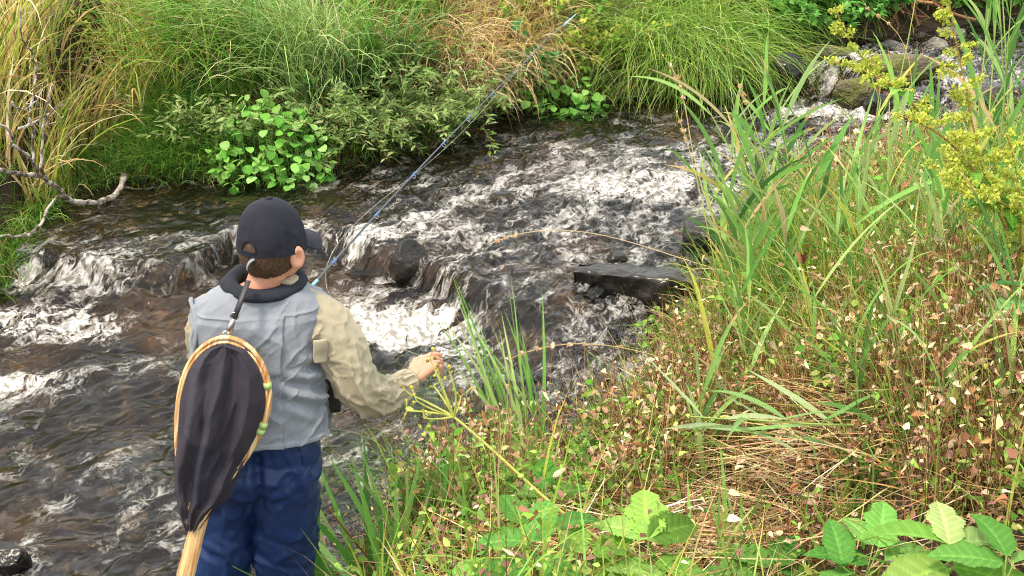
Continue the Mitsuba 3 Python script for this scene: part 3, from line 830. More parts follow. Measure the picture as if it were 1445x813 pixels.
def scatter(bag, leaf, pos, az, pitch, roll, size, col, tone=None):
    v, f = leaf; R = frames(az, pitch, roll); n = len(pos)
    V = np.einsum('nij,vj->nvi', R, v) * np.broadcast_to(size, n)[:, None, None] + pos[:, None]
    F = (f[None] + (np.arange(n) * len(v))[:, None, None]).reshape(-1, 3)
    C = np.repeat(col, len(v), 0)
    return bag.add(V.reshape(-1, 3), F, C if tone is None else C * np.tile(tone, (n, 1)))


def pick(r, pal, n, jit=.18, w=None):
    """n colours out of a palette of colours as seen, a little varied"""
    p = np.array([lin(*c) for c in pal]); c = p[r.choice(len(p), n, p=w)]
    return np.clip(c * np.exp(r.normal(0, jit, (n, 1))) * np.exp(r.normal(0, jit * .3, (n, 3))), .004, .9)


def ribbons(bag, base, az, L, W, lean, droop, nseg, col, tipcol=None, tipfrac=.0, r=rg, fold=0.0, twist=None, power=1.4, root=.6):
    """blades of grass: they leave their foot at the angle lean from upright and droop further over along their length"""
    n = len(base); L, W, lean, droop, az = (np.broadcast_to(np.asarray(a, float), n) for a in (L, W, lean, droop, az))
    t = np.linspace(0, 1, nseg + 1); tm = (t[1:] + t[:-1]) / 2
    th = lean[:, None] + droop[:, None] * tm[None] ** power
    th = np.minimum(th, 2.9)
    wob = np.cumsum(r.normal(0, .10, (n, nseg)), 1) * .6
    d = np.stack([np.sin(th) * np.cos(az[:, None] + wob), np.sin(th) * np.sin(az[:, None] + wob), np.cos(th)], -1)
    p = base[:, None] + np.concatenate([np.zeros((n, 1, 3)), np.cumsum(d * (L / nseg)[:, None, None], 1)], 1)
    dd = np.concatenate([d, d[:, -1:]], 1)
    tw = (r.uniform(-1, 1, n) * .9 if twist is None else np.broadcast_to(twist, n))[:, None] * np.linspace(.4, 1.3, nseg + 1)[None]
    side = np.stack([-np.sin(az), np.cos(az), 0 * az], -1)[:, None] + 0 * dd
    nrm = np.cross(dd, side); nrm /= np.linalg.norm(nrm, axis=-1, keepdims=True) + 1e-9
    side = side * np.cos(tw)[..., None] + nrm * np.sin(tw)[..., None]
    nr2 = np.cross(side, dd)
    prof = np.minimum(1, root + t * 3) * np.clip(1 - t ** 2.6, 0.03, 1)
    w = W[:, None] * prof[None] / 2
    if fold:
        V = np.stack([p - side * w[..., None], p + nr2 * (w * fold)[..., None], p + side * w[..., None]], 2); k = 3
    else:
        V = np.stack([p - side * w[..., None], p + side * w[..., None]], 2); k = 2
    i, j = np.meshgrid(np.arange(nseg), np.arange(k - 1), indexing='ij')
    q = tri(np.stack([i * k + j, i * k + j + 1, (i + 1) * k + j + 1, (i + 1) * k + j], -1).reshape(-1, 4))
    m = (nseg + 1) * k
    C = np.repeat(col[:, None], nseg + 1, 1)
    if tipcol is not None:
        on = (t[None] > 1 - np.broadcast_to(tipfrac, n)[:, None])[..., None]; C = np.where(on, tipcol[:, None], C)
    C = np.repeat(C[:, :, None], k, 2)
    bag.add(V.reshape(-1, 3), (q[None] + (np.arange(n) * m)[:, None, None]).reshape(-1, 3), C.reshape(-1, 3))
    return p


FU = np.array([q[0] for q in FAR_PX]); FXU = np.array([G(*q)[0] for q in FAR_PX])


def far(u, d):
    """on the far bank: above the photograph's column u of the waterline, d metres inland"""
    u, d = np.broadcast_arrays(np.asarray(u, float), np.asarray(d, float))
    x = np.interp(u, FU, FXU); y = yfar(x) + d / slope_cos(FAR, x)
    return land(x, y)


def land_at(u, v):
    """where the photograph's ray (u, v) first meets the ground"""
    r = ray(u, v); t = np.linspace(1.2, 14, 1500); p = np.array([0, 0, CAM_H]) + t[:, None] * r
    hit = np.nonzero(p[:, 2] < ground_h(p[:, 0], p[:, 1]))[0]
    q = p[hit[0]] if len(hit) else p[-1]
    return land(q[0], q[1])


GREEN = [(122, 160, 64), (142, 174, 78), (102, 142, 54), (160, 186, 94)]
LUSH = [(106, 160, 66), (130, 182, 82), (92, 146, 64), (150, 196, 104)]
YELLOWG = [(190, 194, 92), (172, 182, 80), (204, 200, 112)]
STRAW = [(216, 194, 144), (200, 174, 122), (230, 214, 176), (184, 152, 104)]
BROWN = [(128, 96, 66), (104, 78, 52), (146, 112, 80)]
SAGE = [(150, 176, 104), (168, 190, 122), (126, 154, 86), (182, 196, 138)]


def tuft(r, c, n, spread, L, W, lean, droop, pal, jit=.18, az=None, azs=None, w=None, nseg=6, bag=None, tipc=None, fold=0.0, power=1.4):
    """one clump of n blades round the foot c"""
    bag = bag or Bag()
    a = r.uniform(0, 2 * np.pi, n); rad = spread * np.sqrt(r.uniform(0, 1, n))
    x, y = c[0] + rad * np.cos(a), c[1] + rad * np.sin(a)
    base = land(x, y) - [0, 0, .01]
    A = a if az is None else r.normal(az, azs or .8, n)
    LL = r.uniform(*L, n)
    col = pick(r, pal, n, jit, w)
    tip = None if tipc is None else pick(r, tipc, n, .15)
    ribbons(bag, base, A, LL, r.uniform(*W, n), np.abs(r.normal(lean, .16, n)), r.uniform(*droop, n), nseg, col, tip, 0 if tip is None else r.uniform(0, .45, n) * (r.random(n) < .5), r, fold, power=power)
    return bag


def tussock(name, label, cat, c, seed, pieces, group=None, part='blades'):
    """a grass clump as one thing: its blades, too fine to pick apart, joined by colour"""
    t = thing(name, label, cat, group); r = np.random.default_rng(seed)
    for pname, mat, kw in pieces:
        tuft(r, c, **kw).put(pname, mat, t, kind='stuff')
    return t


# ------------------------------------------------------------------ far bank: grass mats first
r = np.random.default_rng(21)
bag = Bag()
n = 9000
u = r.uniform(-260, 1300, n); u = np.where((u > 590) & (u < 770), u + 190 * r.choice([-1, 1], n), u); d = r.uniform(.02, 1.9, n)
b = far(u, d)
ribbons(bag, b, r.uniform(0, 6.28, n), r.uniform(.10, .30, n), r.uniform(.003, .006, n), r.uniform(0, .6, n), r.uniform(.3, 1.4, n), 4, pick(r, GREEN + YELLOWG + STRAW[:2], n, .22), r=r)
n = 10600
u = np.r_[r.uniform(-260, 150, 6000), r.normal(245, 42, 4600)]; d = np.r_[r.uniform(.0, .6, 6000), r.uniform(.02, .5, 4600)]
ribbons(bag, far(u, d), r.normal(-1.6, .9, n), np.where(np.arange(n) < 6000, r.uniform(.10, .22, n), r.uniform(.16, .40, n)), r.uniform(.002, .0042, n), r.uniform(0, .8, n), r.uniform(.6, 1.8, n), 4, pick(r, [(92, 140, 58), (112, 158, 66), (78, 122, 50), (136, 172, 78)], n, .2), r=r)
n = 4200
u = r.uniform(-260, 1080, n)
ribbons(bag, far(u, r.uniform(.0, .22, n)), r.normal(-1.6, .8, n), r.uniform(.12, .32, n), r.uniform(.003, .0055, n), r.uniform(.3, .9, n), r.uniform(.9, 2.0, n), 5, pick(r, GREEN + LUSH + STRAW[:1] + BROWN[:1], n, .22), r=r)
n = 5200   # the bank goes on beyond the left edge of the picture
x = r.uniform(-7.5, -2.75, n); d = r.uniform(.0, 2.0, n); b = land(x, yfar(x) + d / slope_cos(FAR, x))
ribbons(bag, b, r.uniform(0, 6.28, n), np.where(d < .35, r.uniform(.12, .3, n), r.uniform(.2, .8, n)), r.uniform(.004, .012, n), r.uniform(0, .5, n), r.uniform(.4, 1.8, n), 5, pick(r, GREEN + YELLOWG + STRAW, n, .22), r=r)
b0 = bag.put('grass', 'leaf_surface', kind='stuff', label='short green grass covering the far bank')
labels[b0]['category'] = 'grass'

# tall clumps along the top of the far bank
PIECES = lambda n, L, pal, droop=(.5, 1.6), W=(.006, .011), lean=.22, spread=.22, az=None, azs=None, tip=None, mat='leaf_surface', nm='blades', jit=.18, w=None, power=1.4: (nm, mat, dict(n=n, spread=spread, L=L, W=W, lean=lean, droop=droop, pal=pal, jit=jit, az=az, azs=azs, tipc=tip, w=w, power=power, nseg=7))
for k, (u, d, lab) in enumerate([(-40, .55, 'pale mixed grass clump at the left edge, over the base of the dead branch'), (40, .62, 'straw and green grass clump above the bare dead branch'), (120, .48, 'tall half dried grass clump between the dead branch and the fine green mat'),
                                 (185, .42, 'dried grass clump with brown bent leaves left of the fine green mat'), (-10, .75, 'tall yellowish grass clump standing behind the dead branch'), (85, .75, 'tall yellow green grass clump behind the dried clumps'),
                                 (-110, .8, 'straw grass clump at the very left edge above the waterline'), (160, .80, 'tall yellowish clump behind the dried clump with brown bent leaves'), (-90, 1.0, 'tallest grass clump in the upper left corner'), (30, 1.1, 'far yellow green clump at the upper edge in the left corner')]):
    tussock('grass_clump', lab, 'grass clump', far(u, d), 100 + k, [
        PIECES(170, (.40, .80), GREEN + YELLOWG + YELLOWG, (.3, 1.3), lean=.16, tip=STRAW, spread=.24, W=(.008, .014), az=1.2, azs=1.6),
        PIECES(190, (.28, .80), STRAW + STRAW + BROWN[:2], (.6, 2.3), lean=.18, mat='dry_surface', nm='dry_blades', spread=.25, W=(.007, .014), az=1.2, azs=1.6)])
for k, (u, d, az, lab, n) in enumerate([(270, .55, -2.4, 'green grass clump with long arching blades left of the round leaved plant', 260), (345, .62, -2.2, 'dark green arching grass clump above the round leaved plant', 260), (440, .48, -2.0, 'large pale green fountain of fine grass above the round leaved plant', 420),
                                        (400, .75, -2.2, 'pale green arching grass clump behind the large fountain of fine grass', 300), (515, .5, -1.8, 'tall fresh green grass clump above the willow bush', 320), (570, .85, -1.7, 'green grass clump between the willow bush and the dried brown tussock', 260), (250, 1.05, -2.3, 'yellow green tall grass clump at the upper edge left of the fountain grass', 260)]):
    pal = [(168, 198, 122), (186, 210, 140), (142, 178, 96), (202, 216, 158)] if k in (2, 3) else LUSH + GREEN
    tussock('grass_clump', lab, 'grass clump', far(u, d), 120 + k, [PIECES(n, (.6, 1.15), pal, (.9, 2.0), W=(.004, .008), lean=.30, az=az, azs=.7, spread=.20),
            PIECES(30, (.4, .9), STRAW + BROWN[:1], (.8, 2.0), mat='dry_surface', nm='dry_blades', spread=.22, az=az, azs=.9)])
for k, (u, d, lab) in enumerate([(625, .34, 'dried straw coloured tussock right of the willow bush'), (672, .22, 'brown dead grass tussock hanging over the water under the rod tip'), (725, .28, 'straw and brown dead grass tussock at the rod tip'), (650, .62, 'tall dried tussock at the upper edge behind the straw coloured ones'), (745, .66, 'yellowish dry tussock at the upper edge right of the rod tip')]):
    tussock('dry_tussock', lab, 'grass clump', far(u, d), 140 + k, [
        PIECES(620, (.35, .80), STRAW + STRAW + BROWN[:2], (1.2, 2.6), W=(.004, .009), lean=.35, az=-1.7, azs=.9, mat='dry_surface', nm='dry_blades', spread=.22),
        PIECES(40, (.4, .8), YELLOWG, (.8, 1.8), W=(.004, .008), az=-1.6, azs=1.0)])
for k, (u, d, lab, n) in enumerate([(975, .14, 'big fountain sedge tussock hanging down to the water', 1000), (1040, .16, 'green sedge tussock on the right of the big fountain tussock', 420), (905, .30, 'sedge tussock on the left of the big fountain tussock', 420), (985, .6, 'sedge tussock rising behind the big fountain tussock', 500), (1055, .5, 'sedge tussock behind the right end of the fountain tussocks', 380)]):
    tussock('sedge_tussock', lab, 'sedge', far(u, d), 160 + k, [
        PIECES(n, (.7, 1.15), [(150, 186, 84), (172, 202, 106), (126, 164, 66), (190, 210, 132), (104, 142, 58)], (1.6, 2.7), W=(.0035, .0065), lean=.30, az=-1.6, azs=1.1, spread=.24, power=1.0),
        PIECES(70, (.5, .9), STRAW + BROWN, (1.6, 2.7), W=(.003, .006), lean=.4, az=-1.6, azs=1.1, mat='dry_surface', nm='dry_blades', spread=.24, power=1.0)])
for k, (u, d, lab) in enumerate([(820, .75, 'mixed yellow green grass clump above the small round leaved plant'), (1160, 1.1, 'grass clump behind the leafy shrub'), (1390, .5, 'grass clump at the top right corner beyond the stream'), (1300, .9, 'grass clump above the bare roots')]):
    tussock('grass_clump', lab, 'grass clump', far(u, d), 180 + k, [PIECES(220, (.4, .8), YELLOWG + GREEN, (.5, 1.6)), PIECES(80, (.3, .7), STRAW, (.6, 1.8), mat='dry_surface', nm='dry_blades')])


def bush(name, label, cat, feet, seed, nb, L, leaf, lsize, pal, per, up=.5, az=-1.6, azs=.8, droop=.9, barkc=(110, 90, 66), group=None, mat='leaf_surface', lpitch=.2, jit=.2):
    """woody twigs from the feet, each clothed in leaves"""
    t = thing(name, label, cat, group); r = np.random.default_rng(seed); lb, bb = Bag(), Bag()
    for k in range(nb):
        f0 = feet[r.integers(len(feet))] + np.r_[r.normal(0, .05, 2), -.02]
        a = r.normal(az, azs); l = r.uniform(*L); th0 = abs(r.normal(up, .25)); m = 12
        th = np.minimum(th0 + droop * r.uniform(.4, 1.1) * np.linspace(0, 1, m) ** 1.3, 2.3)
        aa = a + np.cumsum(r.normal(0, .12, m))
        d = np.stack([np.sin(th) * np.cos(aa), np.sin(th) * np.sin(aa), np.cos(th)], 1) * l / m
        p = f0 + np.vstack([[0, 0, 0], np.cumsum(d, 0)])
        v, f = tube(p, np.linspace(.004, .0012, m + 1), 5); bb.add(v, f, lin(*barkc))
        n = int(per * l); s = r.uniform(.18, 1, n) * m; i0 = np.minimum(s.astype(int), m - 1)
        q = p[i0] + (p[i0 + 1] - p[i0]) * (s - i0)[:, None] + r.normal(0, .012, (n, 3))
        az_ = aa[i0] + r.choice([-1, 1], n) * r.uniform(.3, 1.3, n)
        scatter(lb, leaf, q, az_, r.normal(lpitch, .45, n), r.normal(0, .6, n), r.uniform(.7, 1.25, n) * lsize, pick(r, pal, n, jit))
    bb.put('branches', 'matt_surface', t, kind='stuff'); lb.put('leaves', mat, t, kind='stuff')
    return t


bush('willow_bush', 'broad grey green willow bush leaning over the water in the middle of the far bank', 'bush', far(np.linspace(455, 650, 9), .16), 201, 190, (.28, .58), L_WILLOW, .050, SAGE, 95, up=.55, az=-1.7, azs=1.0, droop=1.3)
bush('willow_bush', 'darker upright willow shoots behind the broad willow bush', 'bush', far(np.linspace(470, 590, 5), .38), 202, 70, (.35, .6), L_WILLOW, .052, [(104, 140, 78), (122, 156, 90), (88, 122, 66)], 80, up=.25, droop=.8)
bush('willow_bush', 'thin willow bush between the fine green mat and the round leaved plant', 'bush', far(np.linspace(255, 335, 6), .20), 203, 46, (.25, .50), L_WILLOW, .046, SAGE, 80, up=.4, droop=1.0)
bush('willow_bush', 'low willow sprays trailing in the water under the rod', 'bush', far(np.linspace(610, 690, 4), .10), 204, 34, (.25, .5), L_WILLOW, .045, SAGE + GREEN, 70, up=.9, droop=.9)
bush('leafy_shrub', 'bright green small leaved shrub left of the upper cascade', 'bush', far(np.linspace(1085, 1235, 9), .22), 205, 190, (.35, .75), L_HERB, .055, [(96, 158, 70), (118, 178, 88), (76, 132, 56), (140, 192, 104)], 75, up=.45, droop=1.0, lpitch=.0)
bush('leafy_herb', 'yellow green leafy herb between the small round leaved plant and the big sedge', 'plant', far(np.linspace(800, 900, 6), .25), 206, 70, (.30, .60), L_HERB, .040, YELLOWG + GREEN, 90, up=.4, droop=1.0)
bush('leafy_herb', 'yellowish leafy herb at the rod tip near the upper edge', 'plant', far(np.linspace(740, 840, 6), .62), 207, 60, (.35, .65), L_HERB, .042, YELLOWG + LUSH, 80, up=.35, droop=.9)
bush('leafy_herb', 'green lobed leaved herb under the rod, left of the small round leaved plant', 'plant', far(np.linspace(715, 750, 3), .16), 208, 26, (.25, .45), L_HERB, .060, [(84, 142, 84), (104, 160, 96), (70, 122, 66)], 70, up=.4, droop=1.1)
bush('leafy_herb', 'pale yellow green herb in the grass at the top left corner', 'plant', far(np.linspace(20, 150, 6), .50), 209, 60, (.4, .8), L_WILLOW, .050, YELLOWG + [(166, 178, 110)], 60, up=.2, droop=.6)
bush('leafy_herb', 'green herb beyond the stream at the right end of the far bank', 'plant', far(np.linspace(1330, 1470, 6), .25), 210, 70, (.3, .6), L_HERB, .060, LUSH, 60, up=.4, droop=1.0)
bush('leafy_herb', 'small green herb on the bare bank above the moss covered slab', 'plant', far(np.linspace(1255, 1300, 3), .35), 212, 16, (.2, .4), L_HERB, .060, LUSH, 60, up=.4, droop=1.0)


def leafplant(name, label, cat, c, seed, n, rx, ry, h, size, pal, leaf=L_ROUND, group=None):
    """a clump of round leaves, each leaf a part"""
    t = thing(name, label, cat, group); r = np.random.default_rng(seed); st = Bag()
    for k in range(n):
        a = r.uniform(0, 6.28); q = math.sqrt(r.uniform(0, 1)); x, y = c[0] + rx * q * math.cos(a), c[1] + ry * q * math.sin(a)
        g = land(x, y); top = np.array([x, y - .10 * r.random() - .05, max(g[2], c[2] - .05) + h * (1 - q * q * .6) * r.uniform(.06, 1.1)])
        v, f = tube(spline([g, (g + top) / 2 + [0, .02, .03], top], 6), .002, 5); st.add(v, f, lin(110, 150, 70))
        lb = Bag(); scatter(lb, leaf, top[None], np.array([r.normal(-1.57, .9)]), np.array([r.normal(-.15, .3)]), np.array([r.normal(0, .35)]), size * r.uniform(.7, 1.25), pick(r, pal, 1, .12))
        lb.put('leaf', 'leaf_surface', t)
    st.put('stalks', 'matt_surface', t, kind='stuff')
    return t


CRESS = [(138, 196, 92), (158, 210, 112), (116, 176, 78), (176, 220, 132)]
leafplant('round_leaved_plant', 'large clump of bright green round leaves at the waterline left of the willow bush', 'plant', far(388, .06), 301, 290, .32, .22, .42, .051, CRESS)
leafplant('round_leaved_plant', 'small clump of bright green round leaves at the waterline under the rod tip', 'plant', far(792, .02), 302, 120, .30, .14, .25, .055, CRESS)
leafplant('lobed_leaf_plant', 'dark green broad leaved plant in front of the brown dead tussock under the rod', 'plant', far(735, .25), 303, 14, .12, .10, .40, .10, [(84, 142, 92), (100, 158, 100)], leaf=leafshape(8, 5, ovate(.34), .2, .25, serr=.25))

# bare roots and dirt at the head of the stream
rt_ = thing('roots', 'brown bare roots hanging from the bank above the pale stones', 'roots'); r = np.random.default_rng(330)
for k in range(46):
    p0 = far(r.uniform(1236, 1315), r.uniform(.15, .55)) + [0, 0, r.uniform(.05, .35)]
    p1 = p0 + [r.normal(0, .22), -r.uniform(.05, .3), -r.uniform(.02, .25)]
    v, f = tube(spline([p0, (p0 + p1) / 2 + r.normal(0, .05, 3), p1], 10), r.uniform(.004, .012), 6)
    put('root', (v, f), 'matt_surface', rt_, True, np.tile(pick(r, BROWN, 1, .25), (len(v), 1)))

# ------------------------------------------------------------------ dead branch at the left
def bark_col(p, n, uv):
    a = fbm(p.x * 30, p.y * 30, p.z * 30, 4); b = noise(p.x * 140, p.y * 140, p.z * 140)
    c = mix((0.10, 0.075, 0.055), (0.42, 0.38, 0.33), smoothstep(.38, .62, a))
    return mix(c, (0.05, 0.04, 0.03), smoothstep(.7, .9, b) * .7)


scene['dead_bark'] = {'type': 'principled', 'base_color': mikit.proc(bark_col), 'roughness': .85, 'specular': .2}
db = thing('dead_branch', 'bare crooked dead branch with pale bark hanging over the water at the left', 'branch')


def br(px, r0, r1, name, yd=0.0, lab=None, parent=None):
    pts = []
    for k, (u, v) in enumerate(px):
        x = at(u, v, 7.0)[0]; y = float(np.interp(u, [0, 60, 175, 260], [5.6, 6.05, 6.8, 7.0])) + yd * k / max(len(px) - 1, 1); pts.append(at(u, v, y))
    p = spline(pts, 12 * len(px)); p = p + (meshkit.noise(p * 14, 3)[:, None] - .5) * .02 + (np.stack([meshkit.noise(p * 30, s) for s in (1, 2, 3)], 1) - .5) * .012
    v, f = tube(p, np.linspace(r0, r1, len(p)) * (.8 + .25 * (meshkit.noise(p * 40, 9) - .5)), 9)
    return put(name, trimesh.Trimesh(v, f), 'dead_bark', parent or db, smooth=True, label=lab)


br([(176, 246), (168, 268), (148, 284), (120, 288), (92, 276), (66, 254), (30, 246), (-10, 240), (-60, 236)], .019, .009, 'limb', lab='thick curved lower limb')
for px, a_, b_ in [([(66, 252), (58, 225), (62, 195), (66, 150), (74, 118)], .010, .004), ([(52, 248), (40, 225), (20, 205), (2, 178), (-20, 160)], .012, .006), ([(45, 228), (47, 190), (44, 150), (52, 110), (34, 60), (30, 10)], .009, .003),
                   ([(27, 182), (52, 170), (72, 158), (93, 144)], .008, .003), ([(18, 145), (40, 152), (58, 130), (62, 116)], .006, .002), ([(86, 278), (70, 292), (60, 312), (46, 328), (20, 334), (-20, 336)], .009, .006),
                   ([(130, 288), (142, 298), (146, 311)], .005, .002), ([(155, 278), (165, 292), (174, 304)], .005, .002), ([(58, 245), (48, 262)], .006, .003), ([(62, 170), (74, 172), (90, 165)], .004, .002), ([(44, 150), (30, 130), (22, 100)], .004, .002)]:
    br(px, a_, b_, 'twig', yd=-.05)
# drowned stick and pale scraps at the waterline
v, f = tube(spline([far(175, -.02) + [0, 0, .02], far(215, -.06) + [0, 0, .015], far(240, -.05) + [0, 0, .03]], 20), .012, 8)
solo('stick', 'grey stick lying at the waterline right of the dead branch', 'stick', trimesh.Trimesh(v, f), 'dead_bark', smooth=True)

# ------------------------------------------------------------------ near bank
def near_pts(r, n, w=None, dmin=.0, ymax=9.0, xmax=4.2):
    """random feet on the near bank; w(x, y) the chance to keep one"""
    out = []
    got = 0
    while got < n:
        y = r.uniform(2.5, ymax, 4 * n); x = r.uniform(-.75, xmax, 4 * n)
        dn = (ynear(x) - y) * slope_cos(NEAR, x)
        ok = (dn > dmin) & (np.abs(x) < .375 * y + .25) & (r.random(4 * n) < np.clip(1.25 - .10 * y, .25, 1)) & ~((np.hypot(x - BX, y - BY) < .26)) & (r.random(4 * n) < (1 if w is None else w(x, y)))
        ok &= ~((x < -.25) & (y < 3.3) & (dn > .1) & (x > -1) & (y > 1.0) & (np.abs(x / np.maximum(y, .1) + .2) < .075) & (y < 3.0) * True)
        out.append(np.stack([x[ok], y[ok]], 1)); got += ok.sum()
    p = np.vstack(out)[:n]
    return land(p[:, 0], p[:, 1])


def zone(*bl):
    """a patchwork of ground ellipses given by places on the photograph"""
    cs = []
    for u, v, ru, rv, s in bl:
        c = land_at(u, v); dist = (c - [0, 0, CAM_H]) @ FW
        cs.append((c[0], c[1], ru / FPX * dist, rv / FPX * dist / .45, s))
    def w(x, y):
        f = 0 * x
        for a, b, p, q, s in cs: f = np.maximum(f, s * np.exp(-((x - a) / p) ** 2 - ((y - b) / q) ** 2))
        return f
    return w


Z_DEAD = zone((960, 590, 200, 60, 1), (1180, 560, 260, 45, 1), (1300, 640, 200, 50, .9), (700, 660, 90, 60, .8), (1380, 530, 120, 40, .9), (1190, 300, 70, 50, .9), (1260, 350, 70, 50, .6), (640, 740, 80, 50, .5), (1020, 660, 120, 40, .7), (1360, 720, 110, 60, .6))
Z_GRASS = zone((1130, 430, 190, 120, 1), (1350, 450, 170, 110, 1), (1250, 330, 180, 100, 1), (1060, 620, 90, 50, .6), (1280, 640, 160, 40, .5), (940, 690, 70, 30, .5))
Z_LEAF = zone((745, 785, 90, 40, 1.3), (910, 780, 90, 40, 1.3), (830, 795, 70, 30, 1.2), (1090, 800, 60, 25, 1.2), (1240, 790, 70, 35, 1.2), (1340, 785, 90, 40, 1.3), (850, 812, 300, 16, 1), (1200, 812, 250, 16, 1))
Z_STRAW = zone((1080, 735, 130, 50, 1.15), (1240, 720, 80, 30, .6))
Z_HERB = zone((620, 690, 100, 70, 1), (1350, 600, 120, 50, .8), (1050, 480, 60, 40, .9), (760, 740, 160, 60, .6), (1380, 700, 90, 70, .6), (1200, 560, 150, 60, .35))
L_CURL = [leafshape(5, 3, ovate(w), f, c) for w, f, c in ((.26, 1.0, .6), (.24, -.9, .9), (.30, 1.4, -.5), (.20, .6, 1.1), (.34, .5, .3))]
TAN = [(208, 180, 140), (186, 152, 112), (222, 200, 166), (160, 122, 86), (130, 96, 68), (220, 202, 170)]
PINK = [(172, 130, 116), (146, 106, 92), (188, 152, 136)]
HERBG = [(132, 170, 76), (158, 190, 94), (110, 150, 66), (180, 200, 110)]
r = np.random.default_rng(400)
# straw and thin dead stems lying about
bag = Bag(); n = 4200
p = near_pts(r, n, lambda x, y: .35 + .65 * Z_DEAD(x, y))
ribbons(bag, p + [0, 0, .01] + r.uniform(0, .05, (n, 1)) * [0, 0, 1], r.normal(0, .7, n) + np.pi * (r.random(n) < .5), r.uniform(.10, .38, n), r.uniform(.0022, .005, n), r.uniform(1.15, 1.55, n), r.uniform(-.2, .4, n), 4, pick(r, STRAW + BROWN + [(196, 150, 120)], n, .25), r=r)
c = land_at(1085, 742); n = 1000
q = np.stack([c[0] + r.normal(0, .27, n), c[1] + r.normal(0, .16, n)], 1)
ribbons(bag, land(q[:, 0], q[:, 1]) + r.uniform(.01, .10, (n, 1)) * [0, 0, 1], r.normal(.15, .55, n) + np.pi * (r.random(n) < .5), r.uniform(.15, .45, n), r.uniform(.0025, .0055, n), r.uniform(1.35, 1.6, n), r.uniform(-.1, .25, n), 4, pick(r, STRAW + [(206, 170, 140), (150, 104, 78)], n, .22), r=r)
k = bag.put('straw', 'dry_surface', kind='stuff', label='dead straw and broken stems lying on the near bank'); labels[k]['category'] = 'straw'
# withered leaf mass on thin stems
bag = Bag()
def mass(bag, pts, hmax, leafs, size, pal, r, jit=.22, w=None, expo=1.2):
    n = len(pts); lean = np.clip(r.normal(0, .22, (n, 2)), -.4, .4); h = hmax * r.uniform(0, 1, n) ** expo
    q = pts + np.stack([lean[:, 0] * h, lean[:, 1] * h, h + .01], 1)
    which = r.integers(len(leafs), size=n)
    for k, lf in enumerate(leafs):
        m = which == k
        scatter(bag, lf, q[m], r.uniform(0, 6.28, m.sum()), r.normal(0, .6, m.sum()), r.normal(0, .8, m.sum()), r.uniform(.6, 1.3, m.sum()) * (size[m] if np.ndim(size) else size), pick(r, pal, m.sum(), jit, w))
CL = lambda x, y: sm(.40, .58, meshkit.fbm(P3(x * 5.5, y * 5.5), 3, 77))
p = near_pts(r, 17000, lambda x, y: (.03 + Z_DEAD(x, y)) * (.02 + CL(x, y)) * np.clip(1 - .55 * Z_STRAW(x, y) - .8 * Z_LEAF(x, y), 0, 1))
hh = .03 + .34 * CL(p[:, 0], p[:, 1])
mass(bag, p, hh, L_CURL, np.minimum(.0205 * np.exp(r.normal(0, .28, len(p))), .027), TAN + TAN + PINK[:1] + HERBG, r, .24)
n = 9000; k_ = r.choice(len(p), n)
ribbons(bag, p[k_] - [0, 0, .01], r.uniform(0, 6.28, n), hh[k_] * r.uniform(.7, 1.5, n), r.uniform(.0018, .0034, n), np.abs(r.normal(.15, .25, n)), r.uniform(0, .8, n), 4, pick(r, BROWN + STRAW[1:2] + [(120, 80, 60)], n, .2), r=r)
mass(bag, near_pts(r, 8000, lambda x, y: .3 + 0 * x), .06, L_CURL, .020, BROWN + TAN[2:5], r)
k = bag.put('withered_leaves', 'dry_surface', kind='stuff', label='mass of small curled tan and pinkish dead leaves on the near bank'); labels[k]['category'] = 'dead leaves'
bag = Bag()
mass(bag, near_pts(r, 13000, lambda x, y: np.clip(1 - Z_STRAW(x, y) - Z_LEAF(x, y), 0, 1) * (.10 + Z_HERB(x, y)) * (.15 + sm(.40, .6, meshkit.fbm(P3(x * 4, y * 4), 3, 78)))), .24, [L_HERB, L_DEAD[0]], .022, HERBG + PINK[:1], r, .2)
mass(bag, near_pts(r, 9000, lambda x, y: (.15 + .8 * Z_GRASS(x, y)) * np.clip(1 - Z_STRAW(x, y) - Z_LEAF(x, y), 0, 1)), .20, [L_HERB, L_HERB, L_WILLOW], .030, HERBG + LUSH, r, .2)
k = bag.put('low_herbs', 'leaf_surface', kind='stuff', label='low green and reddish small leaved herbs on the near bank'); labels[k]['category'] = 'herbs'
# grass
bag = Bag(); n = 17000
p = near_pts(r, n, lambda x, y: (.03 + Z_GRASS(x, y) * (.35 + .65 * sm(.4, .55, meshkit.fbm(P3(x * 3.3, y * 3.3), 3, 79)))) * np.clip(1 - Z_STRAW(x, y) - Z_LEAF(x, y), 0, 1))
ribbons(bag, p, r.uniform(0, 6.28, n), r.uniform(.12, .46, n) * np.where(p[:, 1] > 6.0, .6, 1.0), r.uniform(.0035, .010, n), np.abs(r.normal(.25, .2, n)), r.uniform(.2, 1.5, n), 5, pick(r, LUSH + GREEN + YELLOWG + STRAW[:1], n, .2), r=r)
n = 9000   # the bank goes on beyond the right edge of the picture
y = r.uniform(.2, 8.5, n); x = .375 * y + .15 + r.uniform(0, 3.2, n) ** 1.0
ok = (ynear(x) - y) > .05; x, y = x[ok], y[ok]; n = len(x)
ribbons(bag, land(x, y), r.uniform(0, 6.28, n), r.uniform(.12, .42, n), r.uniform(.004, .010, n), np.abs(r.normal(.25, .2, n)), r.uniform(.2, 1.5, n), 5, pick(r, LUSH + GREEN + YELLOWG + STRAW + BROWN[:1], n, .2), r=r)
n = 4200
x = r.uniform(-4.5, -.95, n); y = ynear(x) - r.uniform(.22, 1.7, n) / slope_cos(NEAR, x)
ribbons(bag, land(x, y), r.uniform(0, 6.28, n), r.uniform(.08, .16, n), r.uniform(.004, .009, n), r.uniform(.1, .7, n), r.uniform(.3, 1.6, n), 5, pick(r, LUSH + GREEN + YELLOWG + STRAW[:1], n, .2), r=r)
